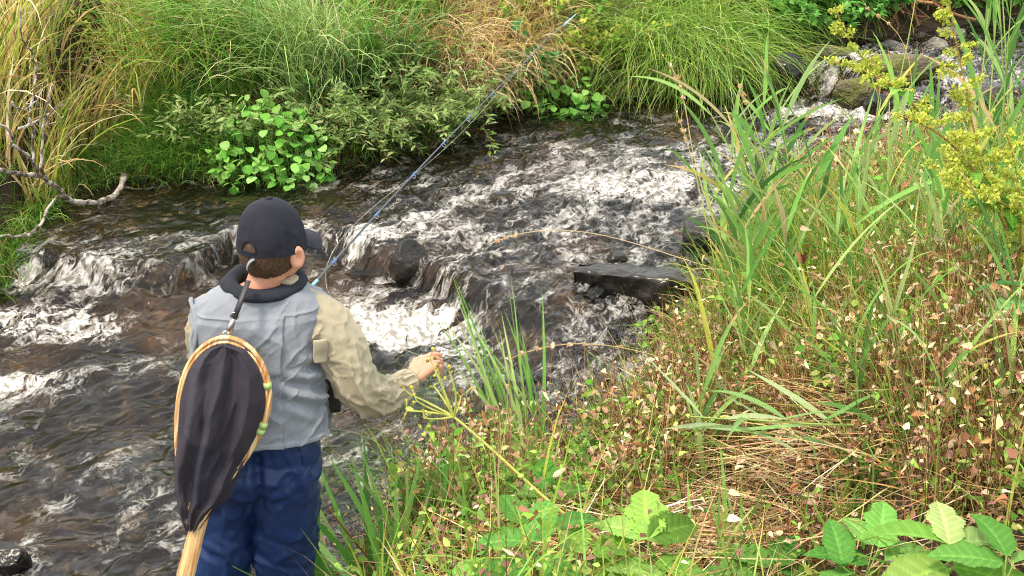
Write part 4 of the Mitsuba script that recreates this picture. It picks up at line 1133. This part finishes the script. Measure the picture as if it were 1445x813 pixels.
k = bag.put('bank_grass', 'leaf_surface', kind='stuff', label='green and yellowish grass among the dead leaves on the near bank'); labels[k]['category'] = 'grass'


# withered stalks: upright stems with papery brown bracts
def withered(label, foot, tip, seed, n=46, group=None, pal=TAN + PINK, size=.022, green=.0, spread=.035):
    t = thing('withered_stalk', label, 'plant', group); r = np.random.default_rng(seed)
    p = spline([foot - [0, 0, .02], foot * .5 + tip * .5 + np.r_[r.normal(0, .03, 2), .02], tip], 14)
    v, f = tube(p, np.linspace(.0032, .0014, 14), 6); put('stem', (v, f), 'matt_surface', t, True, np.tile(pick(r, [(150, 104, 70), (116, 84, 56), (130, 120, 60)], 1, .15), (len(v), 1)))
    lb = Bag(); s = r.uniform(.25, 1, n) * 13; i0 = np.minimum(s.astype(int), 12)
    q = p[i0] + (p[i0 + 1] - p[i0]) * (s - i0)[:, None] + r.normal(0, spread, (n, 3)) * (1.25 - s / 13)[:, None] * [1, 1, .5]
    col = pick(r, pal, n, .2)
    if green: m = r.random(n) < green; col[m] = pick(r, HERBG, m.sum(), .2)
    for k in range(len(L_DEAD)):
        m = np.arange(n) % len(L_DEAD) == k
        scatter(lb, L_DEAD[k], q[m], r.uniform(0, 6.28, m.sum()), r.normal(-.2, .6, m.sum()), r.normal(0, .7, m.sum()), r.uniform(.6, 1.3, m.sum()) * size, col[m])
    lb.put('bracts', 'dry_surface', t, kind='stuff')
    return t


r = np.random.default_rng(430)
spots = [(690, 690, 650, 560), (720, 700, 700, 575), (745, 680, 735, 560), (650, 720, 615, 610), (620, 740, 600, 650), (800, 690, 790, 570), (840, 660, 850, 575), (880, 650, 880, 560), (900, 640, 905, 540), (930, 620, 945, 500), (980, 600, 990, 480), (960, 640, 930, 560),
         (1020, 600, 1000, 500), (1060, 590, 1075, 480), (1100, 600, 1120, 500), (1140, 600, 1150, 505), (1180, 610, 1200, 500), (1230, 600, 1240, 505), (1280, 590, 1290, 490), (1330, 600, 1350, 500), (1390, 610, 1400, 500), (1190, 330, 1180, 225), (1225, 340, 1235, 230), (1260, 360, 1275, 250), (1160, 330, 1150, 240), (1300, 360, 1310, 270),
         (590, 790, 570, 690), (640, 800, 630, 720), (690, 790, 680, 700), (1000, 690, 985, 600), (1060, 690, 1050, 600), (1120, 670, 1130, 590), (1220, 700, 1230, 600), (1290, 700, 1300, 610), (1350, 700, 1370, 600), (1420, 690, 1430, 590), (900, 720, 880, 620), (850, 730, 850, 640), (770, 720, 760, 640)]
ORD = 'first second third fourth fifth sixth seventh eighth ninth tenth eleventh twelfth thirteenth fourteenth fifteenth sixteenth seventeenth eighteenth nineteenth twentieth twenty-first twenty-second twenty-third twenty-fourth twenty-fifth twenty-sixth twenty-seventh'.split()
def row_of(q): return 2 if q[3] < 300 else 0 if q[3] < 581 else 1
ROWS = ['in the back row beside the water', 'in the front row', 'in the row behind the upright reeds']
for row in (0, 1, 2):
    for m, (u, v, u2, v2) in enumerate(sorted([q for q in spots if row_of(q) == row], key=lambda q: q[2])):
        f0 = land_at(u, v); withered(f'withered stalk with papery bracts, {ORD[m]} from left {ROWS[row]}', f0, at(u2, v2, f0[1] + r.normal(0, .05)), 500 + m + 40 * row, 130, 'withered stalks on the near bank', green=.25 if u < 780 else .08, size=.021, spread=.05)
sk = withered('tall thin dark red stalk with dark seed whorls in front of the reeds', land_at(1122, 560), at(1132, 350, land_at(1122, 560)[1]), 560, 40, pal=[(92, 52, 44), (120, 72, 60), (150, 104, 84)], spread=.016)
withered('leafy reddish stalk beside the branched yellow stem, in front of the river', land_at(640, 760), at(608, 600, land_at(640, 760)[1]), 561, 70, green=.5, spread=.05)


# reed plants: each blade a part
def reed(label, foot, h, az, seed, nl, lw=(.018, .032), ll=(.28, .5), pal=LUSH, lean=.15, group=None, name='reed', cat='reed', dry=.12, droop=(.2, .9)):
    t = thing(name, label, cat, group); r = np.random.default_rng(seed); m = 16
    th = np.minimum(lean + .5 * lean * np.linspace(0, 1, m) ** 1.5, 1.5); a = az + np.cumsum(r.normal(0, .05, m))
    p = foot + np.vstack([[0, 0, -.02], np.cumsum(np.stack([np.sin(th) * np.cos(a), np.sin(th) * np.sin(a), np.cos(th)], 1) * h / m, 0)])
    v, f = tube(p, np.linspace(.0042, .0018, m + 1), 7); put('stem', (v, f), 'matt_surface', t, True, np.tile(pick(r, [(136, 160, 84), (160, 170, 100)], 1, .1), (len(v), 1)))
    for k in range(nl):
        s = (.15 + .85 * (k + r.uniform(0, .5)) / nl) * m; i0 = min(int(s), m - 1); q = p[i0] + (p[i0 + 1] - p[i0]) * (s - i0)
        b = Bag(); d = r.random() < dry
        ribbons(b, q[None], np.array([az + (k % 2) * np.pi * .85 + r.normal(0, .6)]), r.uniform(*ll), r.uniform(*lw), th[i0] * .6 + r.uniform(.10, .5), r.uniform(*droop), 9, pick(r, YELLOWG + STRAW[:2] if d else pal, 1, .13), pick(r, STRAW, 1, .1), np.array([r.uniform(0, .25)]) * (r.random() < .35), r, fold=.45, root=.25)
        b.put('blade', 'leaf_surface', t)
    return t


r = np.random.default_rng(600)
BL = [(126, 178, 84), (150, 196, 104), (104, 156, 70), (178, 208, 130)]
REED = [(134, 178, 92), (112, 160, 80), (158, 194, 112), (96, 140, 74), (176, 200, 128)]
feet = [(1090, 440), (1110, 420), (1070, 450), (1125, 400), (1140, 430), (1100, 470), (1155, 390), (1060, 480), (1130, 455), (1085, 410), (1050, 455), (1170, 420)]
for k, (u, v) in enumerate(feet):
    reed(f'green reed with broad blades leaning towards the water, {ORD[sorted(q[0] for q in feet).index(u)]} from the left by its foot', land_at(u, v), r.uniform(.45, .85), np.pi - r.uniform(-.3, .7), 610 + k, 9, pal=REED, lean=r.uniform(.08, .38), group='reeds leaning over the water beside the black rock', ll=(.24, .42))
for k, (u, v) in enumerate([(1190, 380), (1215, 360), (1230, 420), (1180, 440), (1265, 370), (1290, 400), (1245, 440), (1205, 470), (1310, 440), (1330, 390)]):
    reed(f'upright green reed amid withered stalks, {ORD[sorted([1190, 1215, 1230, 1180, 1265, 1290, 1245, 1205, 1310, 1330]).index(u)]} from the left by its foot', land_at(u, v), r.uniform(.4, .75), r.uniform(0, 6.28), 630 + k, 6, pal=REED, lean=r.uniform(.05, .2), group='upright reeds in the middle of the near bank', ll=(.22, .4), lw=(.012, .02))
for k, (u, v) in enumerate([(1160, 470), (1230, 480), (1280, 470), (1340, 470), (1390, 480), (1430, 470), (1370, 430), (1270, 500), (1110, 500), (1180, 500), (1310, 500), (1060, 520), (1045, 600), (1075, 650), (1150, 610), (1215, 660), (1275, 610), (1325, 660), (1375, 600), (960, 660), (995, 720), (1410, 660)]):
    reed(f'broad bladed green grass plant amid the dead leaves, {ORD[sorted([1160, 1230, 1280, 1340, 1390, 1430, 1370, 1270, 1110, 1180, 1310, 1060, 1045, 1075, 1150, 1215, 1275, 1325, 1375, 960, 995, 1410]).index(u)]} from the left', land_at(u, v), r.uniform(.35, .65), r.uniform(0, 6.28), 680 + k, 8, pal=REED + BL, lean=r.uniform(.08, .3), group='broad bladed grass plants amid the dead leaves', ll=(.22, .42), lw=(.012, .022), name='bladed_plant', cat='grass plant')
for k, (u, v) in enumerate([(1400, 330), (1425, 300), (1440, 320), (1385, 300), (1365, 315), (1450, 290), (1470, 330), (1420, 280)]):
    reed(f'tall green reed behind the yellow flowering plant, {ORD[sorted([1400, 1425, 1440, 1385, 1365, 1450, 1470, 1420]).index(u)]} from the left by its foot', land_at(u, v), r.uniform(.7, 1.15), r.uniform(1.2, 3.6), 650 + k, 7, pal=REED, lean=r.uniform(.04, .16), group='tall reeds behind the yellow flowering plant', ll=(.3, .5))
# a broken reed lying in the middle of the dead leaves
c = land_at(1130, 690)
reed('bent pale green reed lying across the dead leaves above the straw', land_at(1290, 640) + [0, 0, .06], .62, np.pi + .12, 670, 9, pal=[(140, 180, 112), (176, 200, 150), (120, 160, 92)], lean=1.35, ll=(.16, .3), lw=(.014, .02))
reed('pale green reed fallen towards the water, blades spread above the straw', land_at(1180, 680) + [0, 0, .10], .34, np.pi - .1, 671, 8, pal=[(150, 188, 120), (190, 210, 160)], lean=1.25, ll=(.18, .34), lw=(.013, .02), droop=(.1, .6))


# green blade tufts with blades one can pick apart
def blade_tuft(label, foot, seed, n, L, W, az, azs, pal, lean=.2, droop=(.2, .8), name='grass_tuft', spread=.05):
    t = thing(name, label, 'grass tuft'); r = np.random.default_rng(seed)
    for k in range(n):
        q = foot + np.r_[r.normal(0, spread, 2), -.01]; b = Bag()
        ribbons(b, q[None], np.array([r.normal(az, azs)]), r.uniform(*L), r.uniform(*W), abs(r.normal(lean, .12)), r.uniform(*droop), 9, pick(r, pal, 1, .13), pick(r, STRAW, 1, .1), np.array([r.uniform(0, .2)]) * (r.random() < .3), r, fold=.4, root=.4)
        b.put('blade', 'leaf_surface', t)
    return t


BL = [(126, 178, 84), (150, 196, 104), (104, 156, 70), (178, 208, 130)]
blade_tuft('bright green grass tuft in front of the right trouser leg', land(-.43, 3.30), 700, 20, (.32, .56), (.013, .022), np.pi * .86, .40, BL, .75, (.1, .6))
blade_tuft('upright green grass tuft at the bottom edge, right of the boy', land(-.31, 3.32), 701, 14, (.30, .50), (.013, .024), 1.8, .9, BL, .22, (.1, .6))
blade_tuft('fresh green grass tuft behind the branched yellow stem', land_at(745, 680), 702, 36, (.45, .78), (.009, .017), 2.35, .40, BL, .30, (.1, .6))
blade_tuft('green grass tuft behind the withered stalks on the right half of the near bank', land_at(1110, 640), 703, 16, (.2, .36), (.008, .013), 1.6, 1.2, BL, .25)
blade_tuft('small green tuft hanging over the water left of the withered stalks', land_at(905, 560), 704, 14, (.2, .36), (.007, .012), 2.6, .6, BL, .7)
blade_tuft('green tuft at the bottom edge between the two palest broad leaved plants', land_at(1000, 810), 705, 9, (.25, .42), (.010, .016), 1.9, .7, BL, .25)
for k, (u, v, lab) in enumerate([(575, 690, 'dark fine grass tuft at the water edge under the boy elbow'), (640, 600, 'fine dark grass tuft trailing in the water right of the hand'), (610, 470, 'fine grass wisp trailing in the foam behind the arm')]):
    p = land_at(u, v) if k < 2 else G(u, v, .05)
    t = thing('grass_tuft', lab, 'grass tuft'); b = Bag()
    tuft(np.random.default_rng(720 + k), p, 260 if k < 2 else 50, .11, (.25, .45), (.002, .004), .9, (.9, 1.7), [(92, 126, 60), (112, 146, 74), (76, 104, 48), (150, 168, 96)], az=2.9, azs=.7, bag=b)
    b.put('blades', 'leaf_surface', t, kind='stuff')

# ------------------------------------------------------------------ broad leaved plants: each leaf a part
def toothed(width, fold, curl, lobes=0.0, rows=49, cols=13):
    """a broad toothed leaf with side veins that run obliquely from the midrib, pleated between them; and the veins' paler tone"""
    t, s_ = np.linspace(0, 1, rows)[:, None], np.linspace(-1, 1, cols)[None]
    w = np.array([width(q) for q in t[:, 0]])[:, None] * (1 - lobes * (.5 + .5 * np.cos(t * 2 * np.pi * 3 + 1.2)) * sm(.02, .2, t) * sm(1, .8, t))
    a = np.abs(s_); phase = (t - .42 * a * w) * 8
    edge = 1 + .07 * np.where(np.arange(rows) % 3 == 0, 1, np.where(np.arange(rows) % 3 == 1, .2, -.6))[:, None] * (a > .99)
    x = t + .16 * a * w - .03 * (a > .99) * (np.arange(rows) % 3 == 0)[:, None] * w
    z = fold * a * w - curl * t * t + .011 * np.abs(np.sin(np.pi * phase)) * a ** .5 * (w > .05) - .05 * a ** 2 * np.sin(t * 5) * w
    V = np.stack(np.broadcast_arrays(x, s_ * w * edge, z), -1)
    i, j = np.meshgrid(np.arange(rows - 1), np.arange(cols - 1), indexing='ij')
    q = np.stack([i * cols + j, (i + 1) * cols + j, (i + 1) * cols + j + 1, i * cols + j + 1], -1).reshape(-1, 4)
    tone = .92 + .34 * np.exp(-(np.sin(np.pi * phase) / .28) ** 2) * (a < .95) + .4 * (a < .05) + .3 * (meshkit.fbm(P3(t * 6, s_ * 3, lobes), 3, 4) - .5)
    return (V.reshape(-1, 3), tri(q)), np.broadcast_to(tone, (rows, cols)).reshape(-1, 1)


BROAD, VEIN = toothed(ovate(.33), .16, .22, .22)
BROAD2, VEIN2 = toothed(ovate(.29), .30, .42, .12)


def broad(label, foot, leaves, seed, pal, group=None):
    """leaves: tip height over the foot's level, heading, length, offset"""
    t = thing('broad_leaved_plant', label, 'plant', group); r = np.random.default_rng(seed)
    for k, (pos, az, pitch, size) in enumerate(leaves):
        b = Bag(); scatter(b, BROAD if k % 2 else BROAD2, np.array([pos]), np.array([az]), np.array([pitch]), np.array([r.normal(0, .25)]), size * 1.25 * r.uniform(.8, 1.15), pick(r, pal, 1, .16), VEIN if k % 2 else VEIN2); b.put('leaf', 'leaf_surface', t)
    hub = np.mean([p for p, _, _, _ in leaves], 0) - [0, 0, .05]
    st = Bag(); v, f = tube(spline([foot - [0, 0, .02], (foot + hub) / 2 + [.01, .01, 0], hub], 10), .0034, 7); st.add(v, f, lin(140, 160, 80))
    for pos, az, _, _ in leaves:
        v, f = tube(spline([hub, (hub + pos) / 2 - [0, 0, .006], pos], 6), .0018, 5); st.add(v, f, lin(150, 170, 90))
    st.put('stalk', 'matt_surface', t)
    return t


def whorls(u, v, y, spec):
    """leaf seats by photograph places: (u, v, heading on the picture in degrees, size in metres, pitch)"""
    return [(at(a, b, y + dy), math.radians(h), pt, s) for a, b, h, s, pt, dy in spec]


LP = [(140, 184, 86), (158, 196, 104), (122, 168, 76), (168, 200, 122)]
LP2 = [(120, 176, 88), (104, 160, 76), (140, 190, 104)]
def plant_at(label, u, v, foot_px, spec, seed, pal):
    f0 = land_at(*foot_px); return broad(label, f0, whorls(u, v, f0[1] - .22, spec), seed, pal)


plant_at('pale green broad leaved plant with serrated leaves at the bottom edge, beside the yellow stem', 910, 750, (905, 806), [(915, 760, 150, .13, .25, 0), (915, 760, 90, .12, .45, 0), (915, 760, 25, .14, .2, 0), (900, 790, 200, .11, -.1, 0), (925, 795, -20, .13, .0, -.02), (905, 800, -80, .12, -.2, -.03)], 801, LP)
plant_at('green broad leaved plant at the bottom edge left of the palest one', 745, 770, (748, 806), [(745, 765, 175, .13, .15, 0), (750, 765, 70, .12, .4, 0), (740, 785, 230, .13, -.1, -.02), (760, 785, -50, .13, -.1, -.02), (785, 745, 20, .11, .3, .03), (735, 740, 110, .10, .3, .04), (700, 800, 200, .13, .0, 0)], 802, LP2)
plant_at('green leaf rosette at the bottom edge below the straw', 1090, 800, (1092, 809), [(1088, 800, 140, .13, .2, 0), (1095, 800, 60, .13, .25, 0), (1100, 808, 10, .12, .1, 0), (1070, 808, 185, .12, .1, 0)], 803, LP2)
plant_at('bright green broad leaved plant near the lower right corner, leaves spread flat', 1340, 770, (1338, 806), [(1338, 768, 160, .14, .25, 0), (1340, 768, 85, .13, .4, 0), (1342, 770, 15, .15, .15, 0), (1345, 800, -20, .15, .0, -.03), (1335, 800, 200, .14, .0, -.03)], 804, LP)
plant_at('leafy green plant at the bottom edge left of the bright one near the corner', 1235, 790, (1236, 808), [(1232, 770, 120, .10, .5, 0), (1240, 772, 70, .10, .5, 0), (1250, 790, 20, .15, .15, 0), (1225, 795, 165, .11, .2, 0), (1190, 800, 95, .11, .7, -.02), (1205, 805, 200, .10, .0, 0)], 805, LP2)
plant_at('green serrated leaves at the right edge above the dead leaves', 1440, 410, (1450, 520), [(1448, 405, 160, .12, .15, 0), (1450, 430, 195, .12, .0, 0), (1452, 400, 60, .11, .2, 0)], 806, [(112, 176, 108), (130, 190, 120)])
plant_at('broad leaved plant at the bottom edge between the two yellow green ones, half hidden', 830, 790, (830, 808), [(825, 780, 120, .11, .4, 0), (840, 785, 40, .12, .2, 0), (830, 800, 190, .11, .1, 0), (850, 800, -10, .12, .1, 0)], 808, LP)
plant_at('dull green broad leaved plant in the lower right corner', 1420, 790, (1420, 808), [(1420, 785, 100, .10, .5, 0), (1415, 795, 170, .12, .2, 0), (1430, 795, 20, .12, .2, 0)], 809, LP2)
plant_at('small leafy sprig under the branched yellow stem', 770, 690, (772, 740), [(765, 690, 80, .09, .6, 0), (775, 700, 20, .09, .2, 0), (760, 700, 170, .08, .2, 0)], 807, LP2)
for k, (u, v, lab) in enumerate([(1030, 470, 'small round leaved herb at the water edge under the reeds'), (1350, 590, 'small leaved green herb among the dead leaves at the right'), (700, 640, 'small leaved herb beside the fresh green tuft')]):
    leafplant('small_leaved_herb', lab, 'plant', land_at(u, v), 820 + k, 60, .13, .16, .17, .030, HERBG + LUSH, leaf=L_HERB)

# ------------------------------------------------------------------ the branched yellow stem in front
ys = thing('branched_stem', 'thick yellow green stem with forked rays and buds rising across the front of the water', 'plant')
f0 = land_at(892, 812); y0 = f0[1]
stem = [f0 - [0, 0, .05], at(885, 806, y0), at(800, 728, y0 + .02), at(735, 672, y0 + .05), at(680, 622, y0 + .07), at(640, 588, y0 + .08)]
yc = lin(168, 172, 88)


def yellow(pts, r0, r1, name):
    p = spline(pts, 8 * len(pts)); v, f = tube(p, np.linspace(r0, r1, len(p)) * (1 + .12 * (meshkit.noise(p * 60, 5) - .5)), 9)
    return put(name, (v, f), 'matt_surface', ys, True, np.tile(np.array(yc) * (1 + .0), (len(v), 1)) * (0.6 + .8 * meshkit.fbm(v * np.array([90, 90, 60]), 4)[:, None]))


yellow(stem, .0048, .0036, 'stem'); r = np.random.default_rng(840); hub = stem[-1]
for k, (u, v, dy) in enumerate([(607, 507, .05), (618, 520, .0), (634, 524, -.03), (578, 556, .02), (588, 566, -.04), (574, 580, .0), (598, 590, -.05), (612, 545, .06), (650, 560, .02)]):
    tip = at(u, v, y0 + .08 + dy); s = yellow([hub, (hub * .5 + tip * .5) + r.normal(0, .006, 3), tip], .0030, .0018, 'ray')
    for m in range(3):
        q = tip + r.normal(0, .012, 3) + [0, 0, .006]; v_, f_ = ball(q, r.uniform(.003, .005), 1); put('bud', (v_, f_), 'matt_surface', s, True, np.tile(pick(r, [(190, 170, 60), (150, 150, 60), (120, 104, 50)], 1, .1), (len(v_), 1)))
        v_, f_ = tube(np.array([tip, (tip + q) / 2, q]), .0012, 5); put('pedicel', (v_, f_), 'matt_surface', s, True, np.tile(yc, (len(v_), 1)))
for k in (2, 3):
    v_, f_ = ball(stem[k], .0085, 2, (1, 1, .7)); put('node', (v_, f_), 'matt_surface', ys, True, np.tile(yc, (len(v_), 1)))

# ------------------------------------------------------------------ yellow flowering plants at the right
FLOW_Y = [(200, 208, 92), (184, 196, 82), (216, 218, 120), (164, 182, 76)]


def panicle(label, foot, paths, seed, group=None, dens=1000, width=.055, leaves=6):
    t = thing('yellow_flowering_plant', label, 'plant', group); r = np.random.default_rng(seed)
    for k, (pts, w0) in enumerate(paths):
        p = spline(pts, 40); v, f = tube(p, np.linspace(.0045, .0015, 40), 7); s = put('stem', (v, f), 'matt_surface', t, True, np.tile(pick(r, [(170, 150, 70), (150, 120, 70)], 1, .1), (len(v), 1)))
        L = np.linalg.norm(np.diff(p, axis=0), axis=1).sum(); lo = w0; nb = int(46 * L * (1 - lo)); fb, sb = Bag(), Bag()
        for m in range(nb):
            q = lo + (1 - lo) * (m + r.random()) / nb; c0 = p[min(int(q * 39), 39)]; l = width * 2.2 * (1.15 - q) * r.uniform(.5, 1.2) + .02
            a = r.uniform(0, 6.28); d = np.array([math.cos(a), math.sin(a), r.uniform(.1, .9)]); d /= np.linalg.norm(d); d2 = d + [0, 0, -.35]
            pp = np.array([c0, c0 + d * l * .5, c0 + d * l * .5 + d2 * l * .5]); v, f = tube(pp, .0009, 4); sb.add(v, f, lin(190, 180, 80))
            n = max(4, int(dens * l)); u_ = r.uniform(.15, 1, n)[:, None]; c = pp[0] * (1 - u_) ** 2 + 2 * pp[1] * u_ * (1 - u_) + pp[2] * u_ ** 2
            scatter(fb, L_BUD, c + r.normal(0, .005, (n, 3)), r.uniform(0, 6.28, n), r.normal(.2, .7, n), r.normal(0, .9, n), r.uniform(.7, 1.3, n) * .0115, pick(r, FLOW_Y, n, .15))
        sb.put('twigs', 'matt_surface', s, kind='stuff'); fb.put('flowers', 'leaf_surface', s, kind='stuff')
        for m in range(leaves):
            q = r.uniform(.1, max(w0, .35)); c0 = p[int(q * 39)]; b = Bag()
            scatter(b, BROAD2, c0[None], np.array([r.uniform(0, 6.28)]), np.array([r.normal(.1, .2)]), np.array([0.0]), r.uniform(.06, .10), pick(r, LUSH, 1, .1), VEIN2); b.put('leaf', 'leaf_surface', t)
    return t


f1 = land_at(1440, 500); y1 = f1[1]
panicle('big yellow flowering plant at the right edge with sprays over the water', f1, [
    ([f1, at(1425, 340, y1), at(1385, 230, y1 + .02), at(1362, 120, y1 + .02), at(1342, 20, y1), at(1338, -40, y1)], .28),
    ([at(1410, 300, y1), at(1370, 235, y1 - .05), at(1310, 180, y1 - .10), at(1252, 160, y1 - .12)], .10),
    ([at(1420, 320, y1), at(1395, 280, y1 - .12), at(1350, 262, y1 - .15), at(1320, 225, y1 - .16)], .15),
    ([at(1435, 380, y1), at(1440, 300, y1 - .12), at(1432, 230, y1 - .14), at(1420, 190, y1 - .16)], .10)], 860, width=.055)
f2 = land_at(1350, 400); y2 = f2[1]
panicle('yellow flowering plant bowed to the left in front of the upper cascade', f2, [
    ([f2, at(1320, 240, y2), at(1290, 150, y2), at(1225, 90, y2), at(1190, 40, y2), at(1178, 5, y2)], .55),
    ([at(1290, 150, y2), at(1240, 110, y2 - .05), at(1205, 95, y2 - .06), at(1178, 88, y2 - .08)], .35)], 861, width=.05, leaves=2)
f3 = land_at(1440, 400)
panicle('low yellow green flowering plant under the big one at the right edge', f3, [([f3, at(1425, 340, f3[1]), at(1400, 290, f3[1]), at(1375, 265, f3[1])], .2), ([f3 + [.1, 0, 0], at(1450, 330, f3[1]), at(1440, 280, f3[1])], .2)], 862, width=.065)


# ------------------------------------------------------------------ single dry stems and seed heads
def stemlet(label, pts, r0, r1, col, head=0, seed=0, name='grass_stalk', cat='grass stalk'):
    t = thing(name, label, cat); r = np.random.default_rng(seed); p = spline(pts, 30)
    v, f = tube(p, np.linspace(r0, r1, 30), 6); put('stem', (v, f), 'matt_surface', t, True, np.tile(lin(*col), (len(v), 1)))
    if head:
        b = Bag(); q = np.linspace(1 - head, 1, 60); i = np.clip((q * 29).astype(int), 0, 29); c = p[i] + r.normal(0, .003, (60, 3)); d = p[-1] - p[-6]; az = math.atan2(d[1], d[0]); pt = math.atan2(d[2], math.hypot(d[0], d[1]))
        scatter(b, L_BUD, c, az + r.normal(0, .5, 60), pt + r.normal(0, .4, 60), r.normal(0, 1, 60), r.uniform(.008, .014, 60), pick(r, [(216, 190, 150), (196, 160, 120), (230, 210, 180)], 60, .12)); b.put('seed_head', 'dry_surface', t, kind='stuff')
    return t


ya = land_at(1045, 500)[1]
stemlet('pale seed headed grass stem arching highest over the stream', [land_at(1060, 480), at(1010, 320, ya), at(975, 200, ya), at(955, 110, ya), at(938, 82, ya)], .0026, .0012, (206, 190, 140), .14, 1)
stemlet('grass stem with a pale seed head left of the reeds, lower than the arching one', [land_at(1050, 470), at(1000, 330, ya), at(975, 220, ya), at(955, 160, ya)], .0024, .0012, (190, 190, 110), .10, 2)
stemlet('upright grass stem with a pale seed head above the reeds', [land_at(1105, 440), at(1095, 300, ya + .1), at(1065, 180, ya + .1), at(1040, 112, ya + .1)], .0024, .0012, (176, 190, 110), .10, 3)
ym = land_at(1180, 500)[1]
stemlet('long dry stem lying across the water from the dead leaves', [land_at(1010, 500) + [0, 0, .10], at(860, 488, ym - .3), at(760, 492, ym - .4), at(716, 508, ym - .45)], .0022, .0012, (190, 170, 120), .16, 4)
stemlet('thin dry stem reaching left over the middle of the stream', [land_at(1050, 440) + [0, 0, .15], at(900, 345, 5.4), at(760, 326, 5.3), at(690, 345, 5.25)], .0020, .0012, (200, 176, 136), .10, 5)
stemlet('tall pale dry stalk standing among the reeds', [land_at(1290, 470), at(1288, 380, land_at(1290, 470)[1]), at(1300, 250, land_at(1290, 470)[1])], .0035, .0022, (214, 196, 140), 0, 6)
stemlet('long thin green stem in front of the upper cascade', [land_at(1240, 330), at(1262, 150, land_at(1240, 330)[1]), at(1290, 10, land_at(1240, 330)[1]), at(1296, -30, land_at(1240, 330)[1])], .0026, .0018, (170, 180, 100), 0, 7)
stemlet('drooping tan seed headed stem at the upper edge before the leafy shrub', [land_at(1270, 340), at(1285, 150, 6.4), at(1250, 30, 6.4), at(1228, 15, 6.4), at(1215, -2, 6.4)], .0024, .0014, (200, 176, 120), .08, 8)
stemlet('red brown dead stem leaning in front of the tuft at the bottom edge', [land_at(540, 812) , at(505, 770, land_at(540, 812)[1]), at(465, 720, land_at(540, 812)[1])], .0034, .0022, (150, 96, 64), 0, 9)
stemlet('thin pale stem lying over the dead leaves under the reeds', [land_at(1330, 530) + [0, 0, .12], land_at(1180, 528) + [0, 0, .12], land_at(1010, 520) + [0, 0, .14]], .0026, .0018, (206, 190, 140), 0, 10)

# leafy weeds standing out of the grass
for k, (u, v, lab, L) in enumerate([(1300, 400, 'leafy green weed among the reeds in the middle of the near bank', (.25, .5)), (1410, 500, 'leafy green weed at the right edge above the dead leaves', (.2, .42)), (1080, 500, 'leafy weed at the foot of the reeds beside the water', (.2, .38)), (1000, 560, 'small leafy weed at the water edge left of the dead leaves', (.15, .32)), (1240, 560, 'leafy weed in the band of dead leaves', (.15, .34)), (870, 690, 'leafy weed behind the palest broad leaved plant', (.15, .32)), (1390, 640, 'low leafy weed among dead leaves near the right edge', (.15, .3)), (650, 770, 'reddish green leafy weed left of the broad leaved plants', (.2, .36))]):
    c = land_at(u, v)
    bush('leafy_weed', lab, 'plant', c + np.c_[np.random.default_rng(k).normal(0, .07, (5, 2)), np.zeros(5)], 900 + k, 26, L, L_HERB, .036, HERBG + LUSH, 60, up=.25, az=0.0, azs=3.0, droop=.6, barkc=(120, 120, 60))
